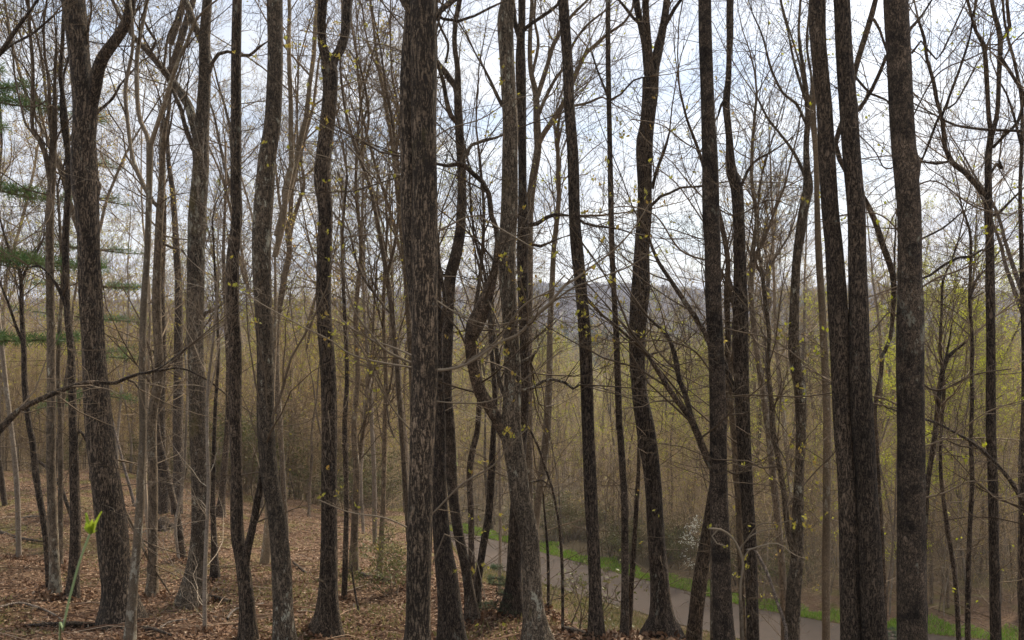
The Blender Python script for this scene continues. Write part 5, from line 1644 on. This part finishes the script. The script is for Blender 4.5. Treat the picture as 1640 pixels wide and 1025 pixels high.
SK = ('rounded green shrub', 'low green shrub', 'tall green shrub')


def shrub(x, y, k, s, label, group=None, ms=None):
    o = empty('shrub', (x, y, h1(x, y)), label, 'shrub', group)
    o.rotation_euler.z = rf.uniform(0, 6.28)
    o.scale = (s * 1.15, s * 1.15, s)
    for nm, me in zip(('stems', 'foliage'), ms or SH[k]):
        c = bpy.data.objects.new(nm, me)
        COL.objects.link(c)
        c.parent = o


n = 0
while n < 26:
    y = rf.uniform(31, 40)
    px = rf.uniform(-120, 640)
    if px < 330 and rf.random() < 0.4:
        continue
    x = (px - 820) / 1500 * y
    _k = rf.randrange(3)
    shrub(x, y, _k, rf.uniform(0.8, 1.2) * (1.1 if px > 330 else 0.7), SK[_k] + " along the slope's crest " + where(px), "evergreen shrubs along the crest")
    n += 1
n = 0
while n < 30:
    y = rf.uniform(38, 66)
    px = rf.uniform(800, 1280)
    x = (px - 820) / 1500 * y
    rd = float(road_dist(x, y)[0])
    if not -9 < rd < -3.8:
        continue
    _k = rf.randrange(3)
    shrub(x, y, _k, rf.uniform(0.7, 1.2), SK[_k] + " behind the far verge " + where(px), "evergreen shrubs behind the road verge")
    n += 1
for px, py, s, lab in ((636, 958, 0.55, "low green bush left of the thickest furrowed trunk's foot"), (905, 965, 1.0, "bushy green shrub on the bank before the road, right of the pale blotched trunk"),
                       (935, 985, 0.7, "smaller loose shrub on the bank left of the straight black trunk"), (985, 1000, 0.6, "low grassy shrub on the bank right of the straight black trunk")):
    if py > 960:
        Y = 14 if px < 920 else 17
    else:
        Y = ray_ground(px, py)
    x = (px - 820) / 1500 * Y
    if py > 960:
        s *= 1.3
    shrub(x, Y, 0, s, lab, None, SL if px > 900 else SH[1])


# ------------------------------------------------------------------ pines
def pine(seed, h, r, z0, blen, nw, label, x, y, mat='needle', nl=0.09, dens=1.0, name='pine_tree', gap=0.55, cat='pine tree', top=True):
    R = random.Random(seed)
    rng = np.random.default_rng(seed)
    root = empty(name, (x, y, h1(x, y)), label, cat)
    ta = Acc()
    n = 14
    pts = [(0, 0, -0.2)] + [(R.gauss(0, 0.03), R.gauss(0, 0.03), h * (i + 1) / n) for i in range(n)]
    ta.tube(pts, [r * (1 - 0.9 * i / n) for i in range(n + 1)], 10)
    ta.build('trunk', M['dark'], root)
    ba = Acc()
    seg = []
    z = z0
    while z < h:
        f = (z - z0) / (h - z0)
        for k in range(nw):
            a = R.uniform(0, 6.28)
            L = blen * (1 - 0.75 * f) * R.uniform(0.7, 1.1)
            m = 7
            P = []
            dz = R.uniform(-0.12, 0.18)
            for i in range(m + 1):
                t = i / m
                P.append((math.cos(a) * L * t + R.gauss(0, 0.02), math.sin(a) * L * t + R.gauss(0, 0.02), z + dz * L * t - 0.12 * L * t * t + 0.1 * L * t ** 3))
            ba.tube(P, [r * 0.22 * (1 - 0.8 * i / m) + 0.003 for i in range(m + 1)], 4)
            for i in range(2, m + 1):
                for s in (-1, 1, 0):
                    sl = L * 0.28 * (1.2 - i / m * 0.6) * R.uniform(0.6, 1.1)
                    aa = a + s * R.uniform(0.5, 1.0)
                    q = (P[i][0] + math.cos(aa) * sl, P[i][1] + math.sin(aa) * sl, P[i][2] + sl * R.uniform(-0.05, 0.2))
                    ba.tube([P[i], q], [0.004, 0.002], 3)
                    seg.append((P[i], q))
        z += gap * R.uniform(0.7, 1.2)
    ba.build('branch', M['twig'], root)
    C = []
    for a_, b_ in seg:
        a_, b_ = np.array(a_), np.array(b_)
        k = max(4, int(np.linalg.norm(b_ - a_) * 60 * dens))
        t = rng.random(k)[:, None]
        C.append(a_ + (b_ - a_) * (0.3 + 0.75 * t) + rng.normal(size=(k, 3)) * 0.012)
    C = np.vstack(C)
    C = np.repeat(C, 2, axis=0)
    v, f = leaf_quads(C, nl, rng, aspect=0.07, upright=0.25, fold=0.1)
    link_mesh('needles', v, f, M[mat], root, False)
    return root


pine(601, 10.5, 0.11, 3.3, 2.4, 4, "green pine at the left edge reaching layered feathery boughs into view", (-105 - 820) / 1500 * 13, 13, nl=0.13, dens=2.2, gap=1.15)
pine(602, 10.5, 0.12, 2.5, 2.2, 4, "darker pine standing behind the left slope trees, half hidden by the stout furrowed trunk", (150 - 820) / 1500 * 27, 27, nl=0.16, dens=0.5, gap=1.3)
Ys = ray_ground(795, 985) or 11
pine(603, 0.5, 0.009, 0.05, 0.22, 5, "knee-high young conifer left of the pale blotched trunk's foot", (796 - 820) / 1500 * Ys, Ys, 'hemlock', 0.03, 1.6, 'conifer_sapling', 0.10, 'sapling')
pine(604, 1.5, 0.02, 0.1, 0.6, 6, "small young conifer on the far verge, right of the thick brown trunk", (1428 - 820) / 1500 * 32.0, 32.0, 'hemlock', 0.05, 1.6, 'conifer_sapling', 0.14, 'sapling')

# ------------------------------------------------------------------ dogwood in flower across the road
T_, C_, L_ = variant(701, 4.2, 0.045, 0.35, 0.55, 4, 7, 0.004, 130, 0.10, limbL=(0.9, 1.5), spread=(0.6, 1.1))
Y = 42.5
x = (1106 - 820) / 1500 * Y
dw = empty('dogwood', (x, Y, h1(x, Y)), "flowering tree with a flat layer of white blossom behind the far verge", 'tree')
link_mesh('trunk', *T_, M['twig'], dw)
link_mesh('crown', *C_, M['twig'], dw)
link_mesh('blossom', *L_, M['petal'], dw, False)
dw.scale = (0.65, 0.65, 0.72)

# ------------------------------------------------------------------ near shoot
Y = 1.2
W = to_world([(94, 1080, 3.2), (101, 1010, 3.2), (112, 955, 3), (124, 910, 3), (134, 880, 2.6), (141, 862, 3), (146, 850, 2.5)], Y)
b = Vector((W[0][0], W[0][1], h1(W[0][0], Y)))
W = [[p[0] - b.x, p[1] - b.y, p[2] - b.z, p[3]] for p in W]
W.insert(0, [0.0, 0, -0.05, W[0][3] * 1.4])
W.insert(1, [0.0, 0, W[1][2] * 0.5, W[1][3] * 1.2])
root = empty('shoot', b, "blurred green shoot close by the viewer, tipped with bright unfolding leaves", 'shoot')
trunk_mesh('stem', W, M['shootstem'], root, sides=10, seed=2, rough=0.02, step=0.02)
tp = W[-1]
VV, FF, off = [], [], 0
for k, (dx, dz, wv) in enumerate(((0.004, 0.024, 0.005), (0.011, 0.032, 0.003), (-0.004, 0.020, 0.006), (-0.009, 0.030, 0.004), (0.008, 0.022, 0.006), (-0.011, 0.012, 0.004), (0.010, 0.010, 0.004))):
    m = 6
    for i in range(m + 1):
        t = i / m
        w_ = wv * 0.5 * math.sin(math.pi * min(1, t * 0.93 + 0.07)) * 1.1 + 0.0004
        cx_, cz_ = tp[0] + dx * t, tp[2] - 0.004 + dz * t - 0.004 * t * t
        cy_ = tp[1] + (0.006 if k % 2 else -0.005) * t
        VV += [(cx_ - w_, cy_ - 0.002, cz_), (cx_, cy_ + 0.002, cz_), (cx_ + w_, cy_ - 0.002, cz_)]
    for i in range(m):
        q = off + i * 3
        FF += [(q, q + 1, q + 4, q + 3), (q + 1, q + 2, q + 5, q + 4)]
    off += (m + 1) * 3
link_mesh('leaf', VV, FF, M['shoot'], root)

# look-alikes standing one behind another: say which by depth
same = {}
for o in bpy.data.objects:
    if o.parent is None and o.get('group') and o.get('label'):
        same.setdefault(o['label'], []).append(o)
for lab, obs in same.items():
    if len(obs) > 1 and len(lab.replace('-', ' ').split()) < 16:
        obs.sort(key=lambda o: o.location.y)
        for i, o in enumerate(obs):
            o['label'] = ('front ' if i == 0 else ('rear ' if i == len(obs) - 1 else 'middle ')) + lab

# ------------------------------------------------------------------ the air
hz = bpy.data.meshes.new('haze')
zb, zt = -70, 110
hx = 1500
co = [(-hx, -70, zb), (hx, -70, zb), (hx, 3050, zb), (-hx, 3050, zb), (-hx, -70, zt), (hx, -70, zt), (hx, 3050, zt), (-hx, 3050, zt)]
hz.from_pydata(co, [], [(0, 3, 2, 1), (4, 5, 6, 7), (0, 1, 5, 4), (1, 2, 6, 5), (2, 3, 7, 6), (3, 0, 4, 7)])
ho = bpy.data.objects.new('haze', hz)
COL.objects.link(ho)
hm = bpy.data.materials.new('haze')
hm.use_nodes = True
ht = hm.node_tree
ht.nodes.clear()
pv = ht.nodes.new('ShaderNodeVolumePrincipled')
pv.inputs['Color'].default_value = (0.74, 0.82, 1.0, 1)
pv.inputs['Density'].default_value = 0.00030
pv.inputs['Anisotropy'].default_value = 0.2
mo_ = ht.nodes.new('ShaderNodeOutputMaterial')
link(ht, pv.outputs[0], mo_.inputs['Volume'])
hz.materials.append(hm)
tag(ho, "thin bluish haze over the distant ridge", 'haze', None, 'stuff')
